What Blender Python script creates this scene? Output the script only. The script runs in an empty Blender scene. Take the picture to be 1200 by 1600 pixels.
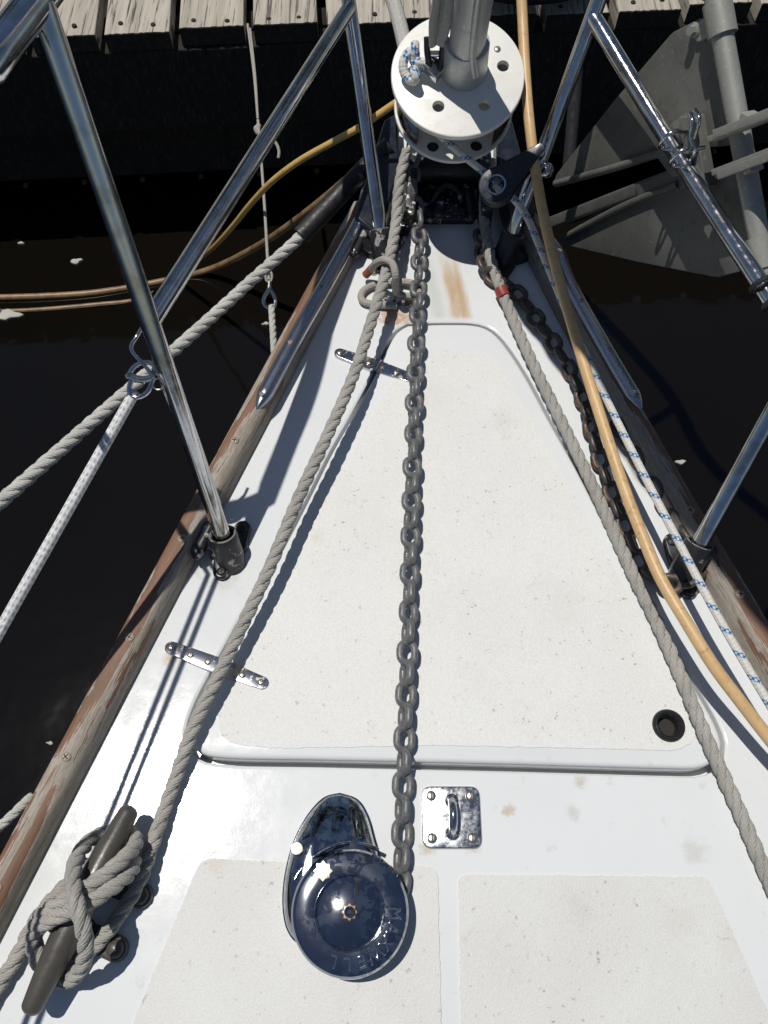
import bpy, bmesh, math, random
import numpy as np
from mathutils import Vector, Matrix
from mathutils.geometry import tessellate_polygon
random.seed(7); rng = np.random.default_rng(7)
V = Vector
C = bpy.context.scene.collection

# ------------------------------------------------------------------ camera, sky, sun, exposure
F, PITCH = 1305.0, math.radians(26)
cam_d = bpy.data.cameras.new("camera"); cam = bpy.data.objects.new("camera", cam_d); C.objects.link(cam)
cam.location = (0, 0, 1); cam.rotation_euler = (PITCH, 0, 0)
cam_d.sensor_fit = 'VERTICAL'; cam_d.sensor_height = 36; cam_d.lens = F/1600*36
cam_d.clip_start = .01; cam_d.clip_end = 3000
bpy.context.scene.camera = cam
SUN = V((-.25, .135, 1)).normalized()
sd = bpy.data.lights.new("sun", 'SUN'); so = bpy.data.objects.new("sun", sd); C.objects.link(so)
sd.energy = 3.5; sd.angle = math.radians(.5); sd.color = (1, .962, .895)
so.rotation_euler = SUN.to_track_quat('Z', 'Y').to_euler(); so.location = (0, 0, 6)
w = bpy.data.worlds.new("World"); bpy.context.scene.world = w; w.use_nodes = True
wn = w.node_tree; sky = wn.nodes.new('ShaderNodeTexSky'); sky.sky_type = 'NISHITA'; sky.sun_disc = False
sky.sun_elevation = math.asin(SUN.z); sky.sun_rotation = math.atan2(SUN.x, SUN.y) % (2*math.pi)
sky.dust_density = .25; sky.air_density = 1.0; sky.ozone_density = 1.5
bg = wn.nodes['Background']; bg.inputs[1].default_value = .044
wn.links.new(sky.outputs[0], bg.inputs[0])
vs = bpy.context.scene.view_settings
vs.view_transform = 'Standard'; vs.look = 'None'; vs.exposure = 0.0; vs.gamma = 1

# ------------------------------------------------------------------ measuring helpers
cP, sP = math.cos(PITCH), math.sin(PITCH)
def ray(x, y):
    dx, dy = (x-600)/F, -(y-800)/F
    return V((dx, dy*cP+sP, dy*sP-cP))
def at(x, y, z=0.0):                 # point at height z
    r = ray(x, y); return V((0, 0, 1)) + r*((z-1)/r.z)
def atZ(x, y, Z):                    # point at distance Z along the view axis
    return V((0, 0, 1)) + ray(x, y)*Z
def onpl(x, y, Q, n):
    r = ray(x, y); o = V((0, 0, 1)); return o + r*((Q-o).dot(n)/r.dot(n))

# ------------------------------------------------------------------ material helpers
class Mat:
    def __init__(s, name, base=(.5,.5,.5), rough=.5, metal=0.0, spec=.5, coat=0.0):
        s.m = bpy.data.materials.new(name); s.m.use_nodes = True; s.t = s.m.node_tree
        s.b = s.t.nodes['Principled BSDF']
        s.b.inputs['Base Color'].default_value = (*base, 1); s.b.inputs['Roughness'].default_value = rough
        s.b.inputs['Metallic'].default_value = metal; s.b.inputs['Specular IOR Level'].default_value = spec
        s.b.inputs['Coat Weight'].default_value = coat
        tc = s.t.nodes.new('ShaderNodeTexCoord'); s.obj = tc.outputs['Object']; s.uv = tc.outputs['UV']
    def n(s, typ, ins=None, **kw):
        nd = s.t.nodes.new(typ)
        for k, v in kw.items(): setattr(nd, k, v)
        for k, v in (ins or {}).items(): s.put(nd.inputs[k], v)
        return nd
    def put(s, sock, v):
        if isinstance(v, bpy.types.NodeSocket): s.t.links.new(v, sock)
        elif isinstance(v, tuple) and sock.type == 'RGBA' and len(v) == 3: sock.default_value = (*v, 1)
        else: sock.default_value = v
    def set(s, name, v): s.put(s.b.inputs[name], v)
    def math(s, op, a, b=0.0, c=0.0, clamp=False):
        nd = s.n('ShaderNodeMath', {0: a, 1: b, 2: c}, operation=op); nd.use_clamp = clamp; return nd.outputs[0]
    def noise(s, scale, detail=4, rough=.55, vec=None, stretch=None, dist=0.0):
        vec = vec or s.obj
        if stretch: vec = s.n('ShaderNodeMapping', {'Vector': vec, 'Scale': stretch}).outputs[0]
        return s.n('ShaderNodeTexNoise', {'Vector': vec, 'Scale': scale, 'Detail': detail, 'Roughness': rough, 'Distortion': dist}).outputs[0]
    def voro(s, scale, vec=None, feature='F1'):
        return s.n('ShaderNodeTexVoronoi', {'Vector': vec or s.obj, 'Scale': scale}, feature=feature).outputs[0]
    def step(s, v, lo, hi, to0=0.0, to1=1.0):
        return s.n('ShaderNodeMapRange', {'Value': v, 'From Min': lo, 'From Max': hi, 'To Min': to0, 'To Max': to1}, interpolation_type='SMOOTHSTEP').outputs[0]
    def mix(s, f, a, b):
        nd = s.n('ShaderNodeMix', data_type='RGBA'); s.put(nd.inputs[0], f); s.put(nd.inputs[6], a); s.put(nd.inputs[7], b); return nd.outputs[2]
    def bump(s, h, strength=.3, dist=.001):
        nd = s.n('ShaderNodeBump', {'Strength': strength, 'Distance': dist, 'Height': h})
        prev = s.b.inputs['Normal']
        if prev.is_linked: s.t.links.new(prev.links[0].from_socket, nd.inputs['Normal'])
        s.set('Normal', nd.outputs[0])
    def sep(s, vec):
        nd = s.n('ShaderNodeSeparateXYZ', {0: vec}); return nd.outputs

SPOTS = [((612,492), .030, (.42,.17,.04), .8), ((640,500), .022, (.45,.2,.05), .6), ((268,1028), .016, (.5,.33,.15), .6), ((600,604), .018, (.5,.3,.12), .55), ((640,606), .014, (.45,.2,.07), .7),
    ((795,1266), .011, (.47,.33,.2), .7), ((908,1222), .010, (.42,.38,.25), .7), ((1086,1330), .02, (.5,.5,.44), .5), ((668,1326), .014, (.5,.4,.25), .6), ((740,1322), .012, (.5,.4,.25), .5), ((895,1270), .012, (.5,.5,.45), .6),
    ((350,900), .03, (.45,.44,.4), .5), ((300,885), .02, (.45,.4,.33), .6), ((760,1172), .01, (.4,.38,.3), .5), ((520,1560), .02, (.4,.36,.26), .4), ((470,1350), .02, (.5,.5,.48), .3)]
SPOTG = [((342,1352), .016, (.50,.34,.14), .6), ((1150,1470), .03, (.45,.42,.2), .4), ((905,1420), .03, (.4,.38,.32), .45), ((690,1135), .012, (.42,.36,.16), .7), ((690,1100), .03, (.42,.41,.36), .5), ((960,960), .03, (.4,.39,.35), .45), ((1060,1440), .03, (.45,.42,.25), .4), ((700,640), .03, (.45,.43,.36), .3), ((790,1500), .04, (.45,.43,.38), .4), ((560,1040), .04, (.45,.44,.4), .3)]
def spot(k, col, px, r, cc, am):
    p = at(*px); d = k.n('ShaderNodeVectorMath', {0: k.obj, 1: tuple(p)}, operation='DISTANCE').outputs['Value']
    f = k.step(k.math('ADD', d, k.math('MULTIPLY_ADD', k.noise(90, 4, .7), r*2.2, -r*1.1)), 0, r, am, 0)
    return k.mix(f, col, cc)
def m_gelcoat():
    k = Mat('white_gelcoat', (.73,.755,.77), .22, 0, .5)
    n1 = k.noise(3, 5); n2 = k.noise(45, 4, .65); n3 = k.noise(14, 5, .6)
    col = k.mix(k.step(n1, .35, .75), (.702,.722,.730), (.655,.672,.676))
    col = k.mix(k.math('MULTIPLY', k.step(n2, .62, .74), .35), col, (.5,.48,.42))
    spots = k.math('MULTIPLY', k.step(k.noise(9, 2), .66, .75), k.step(k.noise(60, 3), .5, .65))
    col = k.mix(k.math('MULTIPLY', spots, .5), col, (.42,.32,.2))
    x, y, z = k.sep(k.obj)[:3]
    # rust tinted run-off stain below the bow roller
    c0, c1 = at(690, 415), at(712, 500)
    xc = k.math('MULTIPLY_ADD', y, (c1.x-c0.x)/(c1.y-c0.y), c0.x - c0.y*(c1.x-c0.x)/(c1.y-c0.y) + .012)
    wob = k.math('MULTIPLY_ADD', k.noise(30, 4, stretch=(1,.3,1)), .02, -.01)
    d = k.math('ABSOLUTE', k.math('SUBTRACT', k.math('ADD', x, wob), xc))
    st = k.math('MULTIPLY', k.step(d, .008, .022, 1, 0), k.math('MULTIPLY', k.step(y, c1.y-.004, c1.y+.01), k.step(y, c0.y+.05, c0.y-.03)))
    st = k.math('MULTIPLY', st, k.step(k.noise(22, 5, stretch=(2.5,.5,1)), .3, .62, .35, 1))
    col = k.mix(k.math('MULTIPLY', st, .8), col, (.46,.29,.13))
    d2 = k.math('ABSOLUTE', k.math('SUBTRACT', x, k.math('ADD', xc, -.035)))
    st2 = k.math('MULTIPLY', k.step(d2, .0, .022, 1, 0), k.math('MULTIPLY', k.step(y, c1.y-.004, c1.y+.01), k.step(y, c0.y+.05, c0.y-.02)))
    col = k.mix(k.math('MULTIPLY', st2, .35), col, (.36,.36,.3))
    k.set('Base Color', col)
    for px, r, cc_, am in SPOTS: col = spot(k, col, px, r, cc_, am)
    scr = k.step(k.noise(1, 3, .6, stretch=(30, 420, 1), dist=1.5), .70, .74); k.set('Base Color', k.mix(k.math('MULTIPLY', scr, .25), col, (.5,.5,.48)))
    k.set('Roughness', k.step(k.noise(35, 5, .7), .3, .7, .085, .13)); k.set('Specular IOR Level', .42)
    k.bump(k.noise(70, 4, .6), .12, .0009); k.bump(k.noise(420, 2, .6), .06, .0004); k.bump(k.noise(12, 2), .15, .003)
    return k.m
def m_nonskid(name='nonskid_grit', ca=(.722,.725,.71), cb=(.69,.69,.67)):
    k = Mat(name, (.62,.62,.59), .55, 0, .4)
    n1 = k.noise(7, 5, .6); g = k.noise(520, 3, .6); n2 = k.noise(130, 3, .7)
    col = k.mix(k.step(n1, .3, .75), ca, cb)
    col = k.mix(k.step(g, .35, .62), k.mix(.22, col, (.45,.44,.40)), col)
    col = k.mix(k.math('MULTIPLY', k.step(n2, .63, .70), k.step(n1, .35, .65, .25, .75)), col, (.27,.25,.21))
    for px, r, cc_, am in SPOTG: col = spot(k, col, px, r, cc_, am*.4)
    col = k.mix(k.math('MULTIPLY', k.step(k.noise(16, 3), .68, .78), .3), col, (.40,.36,.25))
    k.set('Base Color', col); k.bump(g, .55, .0011); k.bump(k.noise(230, 2), .25, .001)
    return k.m
def m_steel(name='polished_steel', tint=(.62,.63,.65), rough=.09, stain=.6, scr=.3, vary=1.0):
    k = Mat(name, tint, rough, 1.0)
    n = k.noise(120, 5, .7); n2 = k.noise(35, 4)
    k.set('Base Color', k.mix(k.math('MULTIPLY', k.step(n2, .46, .68), stain), tint, (.40,.36,.30)))
    k.set('Roughness', k.step(n, .35, .75, rough*(1-.3*vary), rough*(1+.9*vary)+.05*vary))
    k.bump(k.noise(400, 3, .6), .05*scr, .0006)
    return k.m
def m_chrome():
    k = Mat('chrome', (.62,.63,.66), .05, 1.0)
    b = k.step(k.noise(70, 4, .6), .50, .53); b2 = k.step(k.noise(140, 3, dist=.8), .54, .565)
    f = k.math('MULTIPLY', k.math('MAXIMUM', k.math('MULTIPLY', b, .7), k.math('MULTIPLY', b2, .8)), k.step(k.noise(14, 3), .36, .58))
    k.set('Base Color', k.mix(f, (.29,.31,.36), (.60,.60,.58))); k.set('Roughness', k.math('MULTIPLY_ADD', f, .04, .06))
    return k.m
def m_hinge():
    k = Mat('tarnished_steel', (.6,.6,.6), .2, 1.0)
    n = k.noise(120, 4, .6); f = k.step(n, .56, .66)
    k.set('Base Color', k.mix(f, (.52,.53,.56), (.40,.30,.19))); k.set('Metallic', k.step(n, .55, .66, 1, .35))
    k.set('Roughness', k.math('MULTIPLY_ADD', f, .35, .13)); return k.m
def m_galv(name='galvanised_iron', c0=(.185,.188,.192), c1=(.105,.107,.11), rust=.12, rc=(.12,.065,.035)):
    k = Mat(name, c0, .55, .15)
    n = k.noise(160, 5, .65); n2 = k.noise(40, 4)
    col = k.mix(k.step(n, .3, .7), c1, c0); col = k.mix(k.math('MULTIPLY', k.step(n2, .5, .68), rust), col, rc)
    k.set('Base Color', col); k.set('Roughness', k.step(n, .3, .7, .30, .55)); k.bump(n, .5, .0008); return k.m
def m_alu(name, c0, c1, rough=.55, metal=.25):
    k = Mat(name, c0, rough, metal)
    n = k.noise(220, 5, .7); n2 = k.noise(9, 5)
    col = k.mix(k.step(n2, .3, .7), c0, c1); col = k.mix(k.math('MULTIPLY', k.step(n, .60, .68), .5), col, tuple(min(1, v*2) for v in c0)); col = k.mix(k.math('MULTIPLY', k.step(k.noise(45, 5, .7), .56, .68), .4), col, tuple(v*.5 for v in c1))
    k.set('Base Color', col); k.bump(n, .35, .0006); return k.m
def m_paint(name, col, rough=.4, flake=None, fl_lo=.6, fl_hi=.64, scale=60, grime=.3):
    k = Mat(name, col, rough)
    n = k.noise(30, 5); c = k.mix(k.math('MULTIPLY', k.step(n, .45, .75), grime), col, tuple(v*.6 for v in col))
    if flake:
        f = k.step(k.noise(scale, 5, .65), fl_lo, fl_hi); c = k.mix(f, c, flake); k.bump(f, -.4, .0006)
    k.set('Base Color', c); k.set('Roughness', k.step(k.noise(80, 4), .3, .7, rough*.7, rough*1.3)); k.bump(k.noise(140, 4), .25, .0008)
    return k.m
def m_rope(name, c0, c1, dirt=(.2,.19,.16), df=.4):
    k = Mat(name, c0, .9, 0, .15)
    u, v, _ = k.sep(k.uv)[:3]
    yarn = k.math('SINE', k.math('ADD', k.math('MULTIPLY', v, 6.2832*7), k.math('MULTIPLY', u, -520)))
    n = k.noise(500, 4, .7); n2 = k.noise(25, 5)
    col = k.mix(k.step(n2, .3, .7), c0, c1); col = k.mix(k.step(n, .3, .62, .45, 0), col, tuple(a*.5 for a in c1))
    col = k.mix(k.math('MULTIPLY', k.step(yarn, -1, -.2, 1, 0), .25), col, tuple(a*.55 for a in c1))
    col = k.mix(k.math('MULTIPLY', k.step(k.noise(60, 4), .58, .72), df), col, dirt)
    k.set('Base Color', col); k.bump(yarn, .5, .0006); k.bump(n, .8, .0010)
    k.set('Sheen Weight', .25); return k.m
def m_braid(name, c0, c1, fleck=None, p=.009, con=.22):
    k = Mat(name, c0, .85, 0, .2); u, v, _ = k.sep(k.uv)[:3]
    a = k.math('MULTIPLY', u, 6.2832/p); b = k.math('MULTIPLY', v, 6.2832*4)
    h = k.math('MULTIPLY', k.math('SINE', k.math('ADD', a, b)), k.math('SINE', k.math('SUBTRACT', a, b)))
    n = k.noise(350, 3, .6)
    col = k.mix(k.step(n, .3, .7), c1, c0); col = k.mix(k.step(h, -.9, .1, con, 0), col, tuple(x*.55 for x in c1))
    if fleck:
        tr = k.math('FRACT', k.math('ADD', k.math('DIVIDE', u, .030), v)); m1 = k.math('LESS_THAN', tr, .26)
        m2 = k.math('GREATER_THAN', h, -.05); col = k.mix(k.math('MULTIPLY', m1, m2), col, fleck)
    k.set('Base Color', col); k.bump(k.math('MULTIPLY_ADD', h, .5, .5), .6, .0009); k.bump(n, .3, .0005); return k.m
def m_teak():
    k = Mat('weathered_teak', (.3,.27,.23), .75, 0, .3)
    st = (3.2, 40, 1); uv = k.uv
    g = k.noise(9, 6, .65, uv, (6, 160, 1)); n1 = k.noise(1.0, 6, .66, uv, (5, 66, 1), .6); n2 = k.noise(1.0, 6, .62, uv, (16, 130, 1), .6)
    wood = k.mix(k.step(g, .3, .7), (.18,.15,.12), (.43,.385,.32))
    v = k.sep(uv)[1]
    bias = k.math('MULTIPLY_ADD', k.step(v, .012, .05), .13, -.088)
    var = k.step(k.math('ADD', n1, bias), .515, .54)
    red = k.mix(k.step(n2, .35, .65), (.225,.10,.055), (.14,.08,.05))
    col = k.mix(k.math('MULTIPLY', var, .9), wood, red)
    edge = k.math('MULTIPLY', k.step(k.math('ADD', n1, bias), .47, .51), k.math('SUBTRACT', 1, var))
    col = k.mix(k.math('MULTIPLY', edge, .45), col, (.50,.47,.43))
    brown = k.step(n2, .6, .66); col = k.mix(k.math('MULTIPLY', brown, .55), col, (.16,.095,.05))
    k.set('Base Color', col); k.set('Roughness', k.math('MULTIPLY_ADD', var, -.3, .78))
    k.bump(g, .5, .001); k.bump(var, .5, .0008); return k.m
def m_dock(name, c0, c1, dark=(.05,.045,.04)):
    k = Mat(name, c0, .85, 0, .2)
    g = k.noise(1, 6, .7, stretch=(70, 2.5, 20), dist=.6); g2 = k.noise(1, 4, .6, stretch=(160, 5, 40)); big = k.noise(3, 4)
    col = k.mix(k.step(g, .3, .7), c1, c0); col = k.mix(k.step(g2, .38, .45, .9, 0), col, dark)
    col = k.mix(k.math('MULTIPLY', k.step(g, .62, .7), .5), col, tuple(a*.55 for a in c1))
    col = k.mix(k.math('MULTIPLY', k.step(big, .4, .7), .4), col, c1)
    k.set('Base Color', col); k.bump(g, .8, .003); k.bump(g2, .6, .002); return k.m
def m_water():
    k = Mat('harbour_water', (.010,.0075,.005), .06, 0, .35)
    k.set('Base Color', k.mix(k.step(k.noise(.8, 4), .35, .7), (.0052,.0042,.0032), (.0036,.003,.0024)))
    k.bump(k.noise(2.2, 3), .25, .02); k.bump(k.noise(14, 2), .08, .01); return k.m
def m_hose(name, c0, c1, mud=None):
    k = Mat(name, c0, .42, 0, .45); n = k.noise(40, 5)
    col = k.mix(k.step(n, .35, .7), c0, c1); col = k.mix(k.math('MULTIPLY', k.step(k.noise(120, 5, .7), .54, .66), .5), col, tuple(a*.5 for a in c1))
    if mud:
        z = k.sep(k.obj)[2]; f = k.math('MULTIPLY', k.step(k.math('ADD', z, k.math('MULTIPLY', n, .3)), mud[0], mud[1], 1, 0), .92)
        col = k.mix(f, col, (.15,.09,.045)); k.set('Roughness', k.math('MULTIPLY_ADD', f, .35, .42))
    k.set('Base Color', col); k.bump(n, .2, .001); return k.m

GRITD = m_nonskid('darker_nonskid_grit', (.672,.676,.665), (.63,.628,.61))  # same grit in a darker tone for the two near deck panels
GEL, GRIT, STEEL, CHROME, HINGE = m_gelcoat(), m_nonskid(), m_steel(), m_chrome(), m_hinge()
SMOOTH = m_steel('smooth_steel', (.46,.48,.53), .22, .05, .0, .1)
STRIP = m_steel('brushed_steel', (.55,.57,.6), .22, .3)
GALV = m_galv(); RUSTCH = m_galv('rusty_iron', (.10,.085,.07), (.055,.045,.04), .75, (.13,.07,.035))
ANCH = m_alu('dull_aluminium', (.175,.175,.16), (.105,.105,.097)); STOCK = m_alu('grey_aluminium', (.34,.34,.31), (.27,.27,.245), .5, .3)
FURL = m_paint('off_white_enamel', (.78,.77,.72), .35, None, grime=.12); FOIL = m_alu('anodised_aluminium', (.52,.53,.52), (.43,.44,.43), .42, .45)
LOWF = m_paint('grey_white_enamel', (.66,.66,.62), .45, None, grime=.25)
BLK = m_paint('flaking_black_paint', (.018,.018,.021), .38, (.36,.35,.33), .57, .61, 45)
WORN = m_paint('worn_grey_rim', (.20,.195,.185), .5, (.02,.02,.022), .52, .57, 90)
BLKF = m_paint('chipped_black_paint', (.018,.018,.021), .38, (.55,.54,.5), .565, .59, 85)
BLKC = m_paint('black_paint', (.014,.014,.017), .4, (.28,.27,.25), .68, .7, 60)
NAVY = m_paint('dark_blue_paint', (.012,.015,.026), .35)
BRONZE = m_paint('dark_bronze', (.07,.064,.055), .36, None, grime=.3)
RUB = m_paint('black_rubber', (.018,.018,.018), .5)
LAIDG = m_rope('grey_laid_rope', (.47,.45,.41), (.37,.355,.325)); LAIDW = m_rope('pale_laid_rope', (.66,.65,.61), (.53,.52,.48), (.3,.29,.26))
BRW = m_braid('white_braid', (.78,.78,.78), (.55,.55,.56), None, .016, .75); BRF = m_braid('blue_fleck_braid', (.70,.68,.64), (.56,.55,.51), (.015,.16,.42), .010)
BRG = m_braid('grey_braid', (.42,.39,.34), (.3,.28,.25), None, .006)
HOSE = m_hose('yellow_hose', (.62,.42,.21), (.56,.365,.17)); HOSEM = m_hose('yellow_hose_muddy', (.60,.39,.13), (.5,.32,.1), (-.45, .0)); MUD = m_hose('muddy_cord', (.26,.165,.085), (.14,.085,.04))
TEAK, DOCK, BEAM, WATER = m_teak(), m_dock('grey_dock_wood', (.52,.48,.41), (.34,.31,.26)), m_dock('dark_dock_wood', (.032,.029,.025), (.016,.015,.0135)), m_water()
ENDG = m_paint('dark_shaded_end_grain', (.022,.019,.016), .9)  # dark end grain, with the shade on the plank ends painted in
RED = m_paint('red_tape', (.24,.04,.03), .5); ORNG = m_paint('orange_end', (.30,.09,.04), .5)
SCRW = m_paint('screw_metal', (.35,.29,.22), .35); SLOT = Mat('slot_dark', (.02,.018,.015), .8).m
PALES = m_steel('pale_screw_steel', (.62,.58,.5), .3, .5)
WEB = m_braid('grey_webbing', (.5,.49,.46), (.36,.35,.33), None, .004); DKST = m_paint('dark_cloth', (.016,.016,.022), .8)
SAIL = m_paint('white_sailcloth', (.7,.69,.66), .7); FOAM = m_paint('scum_foam', (.42,.41,.37), .8)
BRASS = m_paint('brass', (.42,.22,.09), .35); HULLM = m_paint('hull_gelcoat', (.6,.62,.63), .3)

# ------------------------------------------------------------------ object helpers
BASE = {}
def tag(o, label=None, cat=None, group=None, kind=None):
    if label: o['label'] = label
    if cat: o['category'] = cat
    if group: o['group'] = group
    if kind: o['kind'] = kind
    return o
def thing(name, label, cat, loc=(0,0,0), group=None):
    o = bpy.data.objects.new(name, None); C.objects.link(o); o.location = loc; o.empty_display_size = .05
    BASE[o] = V(loc); return tag(o, label, cat, group)
class MB:                                   # mesh collector in world coordinates
    def __init__(s): s.v = []; s.f = []; s.uv = []; s.mi = []
    def add(s, verts, faces, uvs=None, mi=0):
        o = len(s.v); s.v += [tuple(p) for p in verts]
        for i, f in enumerate(faces):
            s.f.append([a+o for a in f]); s.uv.append(uvs[i] if uvs else [(0, 0)]*len(f)); s.mi.append(mi)
        return s
    def build(s, name, mats, parent=None, angle=40, loc=None):
        b = BASE[parent] if parent else (V(loc) if loc else V((0,0,0)))
        me = bpy.data.meshes.new(name); me.from_pydata([tuple(V(p)-b) for p in s.v], [], s.f)
        l = me.uv_layers.new(name='UVMap'); k = 0
        flat = [c for u in s.uv for p in u for c in p]; l.data.foreach_set('uv', flat)
        me.polygons.foreach_set('material_index', s.mi); me.polygons.foreach_set('use_smooth', [True]*len(s.f))
        me.update()
        if angle: me.set_sharp_from_angle(angle=math.radians(angle))
        for m in (mats if isinstance(mats, (list, tuple)) else [mats]): me.materials.append(m)
        o = bpy.data.objects.new(name, me); C.objects.link(o)
        if parent: o.parent = parent; BASE[o] = b
        else: o.location = b; BASE[o] = b
        return o
def smooth(pts, step):                      # Catmull-Rom then even resampling
    P = [np.array(p, float) for p in pts]
    if len(P) > 2:
        Q = [2*P[0]-P[1]] + P + [2*P[-1]-P[-2]]; out = []
        for i in range(1, len(Q)-2):
            p0, p1, p2, p3 = Q[i-1:i+3]; n = max(4, int(np.linalg.norm(p2-p1)/step))
            t0 = 0.; t1 = t0+np.linalg.norm(p1-p0)**.5+1e-9; t2 = t1+np.linalg.norm(p2-p1)**.5+1e-9; t3 = t2+np.linalg.norm(p3-p2)**.5+1e-9
            for t in np.linspace(t1, t2, n, endpoint=False):
                A1 = (t1-t)/(t1-t0)*p0+(t-t0)/(t1-t0)*p1; A2 = (t2-t)/(t2-t1)*p1+(t-t1)/(t2-t1)*p2; A3 = (t3-t)/(t3-t2)*p2+(t-t2)/(t3-t2)*p3
                B1 = (t2-t)/(t2-t0)*A1+(t-t0)/(t2-t0)*A2; B2 = (t3-t)/(t3-t1)*A2+(t-t1)/(t3-t1)*A3
                out.append((t2-t)/(t2-t1)*B1+(t-t1)/(t2-t1)*B2)
        out.append(P[-1]); P = out
    P = np.array(P); d = np.r_[0, np.cumsum(np.linalg.norm(np.diff(P, axis=0), axis=1))]
    n = max(2, int(d[-1]/step)+1); s = np.linspace(0, d[-1], n)
    return np.stack([np.interp(s, d, P[:, i]) for i in range(3)], 1), s
def frames(P, closed=False):
    T = np.gradient(P, axis=0)
    if closed: T = np.roll(P, -1, 0)-np.roll(P, 1, 0)
    T /= np.linalg.norm(T, axis=1)[:, None]+1e-12
    n = np.cross(T[0], [0, 0, 1.]);  n = n if np.linalg.norm(n) > .1 else np.cross(T[0], [0, 1., 0])
    n /= np.linalg.norm(n); N = [n]
    for i in range(1, len(P)):
        n = N[-1]-T[i]*np.dot(N[-1], T[i]); N.append(n/np.linalg.norm(n))
    N = np.array(N); return T, N, np.cross(T, N)
def tubegrid(mb, R, s, closed=False, caps=True, mi=0):   # R: (n, k, 3) rings
    n, k, _ = R.shape; vs_ = R.reshape(-1, 3); fs = []; uv = []
    for i in range(n if closed else n-1):
        j = (i+1) % n; s1 = s[j] if j > i else s[i]+(s[i]-s[i-1])
        for a in range(k):
            b = (a+1) % k; fs.append([i*k+a, i*k+b, j*k+b, j*k+a])
            uv.append([(s[i], a/k), (s[i], (a+1)/k), (s1, (a+1)/k), (s1, a/k)])
    if caps and not closed:
        fs.append([a for a in range(k)][::-1]); uv.append([(s[0], .5)]*k)
        fs.append([(n-1)*k+a for a in range(k)]); uv.append([(s[-1], .5)]*k)
    mb.add(vs_, fs, uv, mi)
def tube(mb, pts, r, seg=14, step=.006, closed=False, raw=False, sx=1.0, mi=0, caps=True):
    if raw: P = np.array([tuple(p) for p in pts], float); s = np.r_[0, np.cumsum(np.linalg.norm(np.diff(P, axis=0), axis=1))]
    else: P, s = smooth([tuple(p) for p in pts], step)
    T, N, B = frames(P, closed)
    rr = np.array([r(t) for t in s/s[-1]]) if callable(r) else np.full(len(P), r)
    a = np.arange(seg)*2*math.pi/seg
    R = P[:, None]+rr[:, None, None]*(np.cos(a)[None, :, None]*N[:, None]*sx+np.sin(a)[None, :, None]*B[:, None])
    tubegrid(mb, R, s, closed, caps, mi); return mb
def bar(mb, a, b, r, seg=18, mi=0): return tube(mb, [a, b], r, seg, step=(V(a)-V(b)).length/4, mi=mi)
def laid(pts, R, pitch=None, step=None):
    pitch = pitch or 6.6*R; step = step or R*.38
    P, s = smooth([tuple(p) for p in pts], step); T, N, B = frames(P); mb = MB(); k = 10
    for j in range(3):
        ph = 2*math.pi*(j/3+s/pitch); off = .47*R
        c = P+off*(np.cos(ph)[:, None]*N+np.sin(ph)[:, None]*B)
        rad = np.cos(ph)[:, None]*N+np.sin(ph)[:, None]*B; tan = -np.sin(ph)[:, None]*N+np.cos(ph)[:, None]*B
        a = np.arange(k)*2*math.pi/k; jit = 1+.05*rng.standard_normal((len(P), k, 1))
        Rr = c[:, None]+R*jit*(.54*np.cos(a)[None, :, None]*rad[:, None]+.64*np.sin(a)[None, :, None]*tan[:, None])
        tubegrid(mb, Rr, s)
    return mb
def lathe(mb, prof, O, axis, seg=40, mi=0, a0=0, a1=2*math.pi, cap=True):
    ax = V(axis).normalized(); u = ax.orthogonal().normalized()
    if abs(ax.z) > .5:
        u = (V((1,0,0))-ax*ax.x).normalized()
    wv = ax.cross(u); full = abs(a1-a0-2*math.pi) < 1e-6; n = seg if full else seg+1
    vs_ = []; fs = []; O = V(O)
    for (r, z) in prof:
        for i in range(n):
            t = a0+(a1-a0)*i/seg; vs_.append(O+ax*z+(u*math.cos(t)+wv*math.sin(t))*r)
    for j in range(len(prof)-1):
        for i in range(n if full else n-1):
            b = (i+1) % n; fs.append([j*n+i, j*n+b, (j+1)*n+b, (j+1)*n+i])
    if full and cap:
        if prof[-1][0] > 1e-6: fs.append([(len(prof)-1)*n+i for i in range(n)])
        if prof[0][0] > 1e-6: fs.append([i for i in range(n)][::-1])
    mb.add(vs_, fs, None, mi); return mb
def offset(poly, d):                        # inward offset of a CCW 2-D polygon
    n = len(poly); out = []
    for i in range(n):
        a, b, c = np.array(poly[i-1]), np.array(poly[i]), np.array(poly[(i+1) % n])
        e1 = (b-a)/(np.linalg.norm(b-a)+1e-12); e2 = (c-b)/(np.linalg.norm(c-b)+1e-12)
        n1 = np.array([-e1[1], e1[0]]); n2 = np.array([-e2[1], e2[0]]); m = n1+n2; m /= np.linalg.norm(m)+1e-12
        out.append(tuple(b+m*d/max(.4, float(np.dot(m, n1)))))
    return out
def ccw(p):
    a = sum(p[i-1][0]*p[i][1]-p[i][0]*p[i-1][1] for i in range(len(p))); return list(p) if a > 0 else list(p)[::-1]
def roundpoly(p, r, n=6):                   # fillet every corner
    p = ccw([tuple(q)[:2] for q in p]); out = []
    for i in range(len(p)):
        a, b, c = [np.array(p[k % len(p)], float) for k in (i-1, i, i+1)]
        d1 = min(r, .45*np.linalg.norm(a-b)); d2 = min(r, .45*np.linalg.norm(c-b))
        s, e = b+(a-b)/np.linalg.norm(a-b)*d1, b+(c-b)/np.linalg.norm(c-b)*d2
        for t in np.linspace(0, 1, n): out.append(tuple((1-t)**2*s+2*t*(1-t)*b+t*t*e))
    return out
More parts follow.
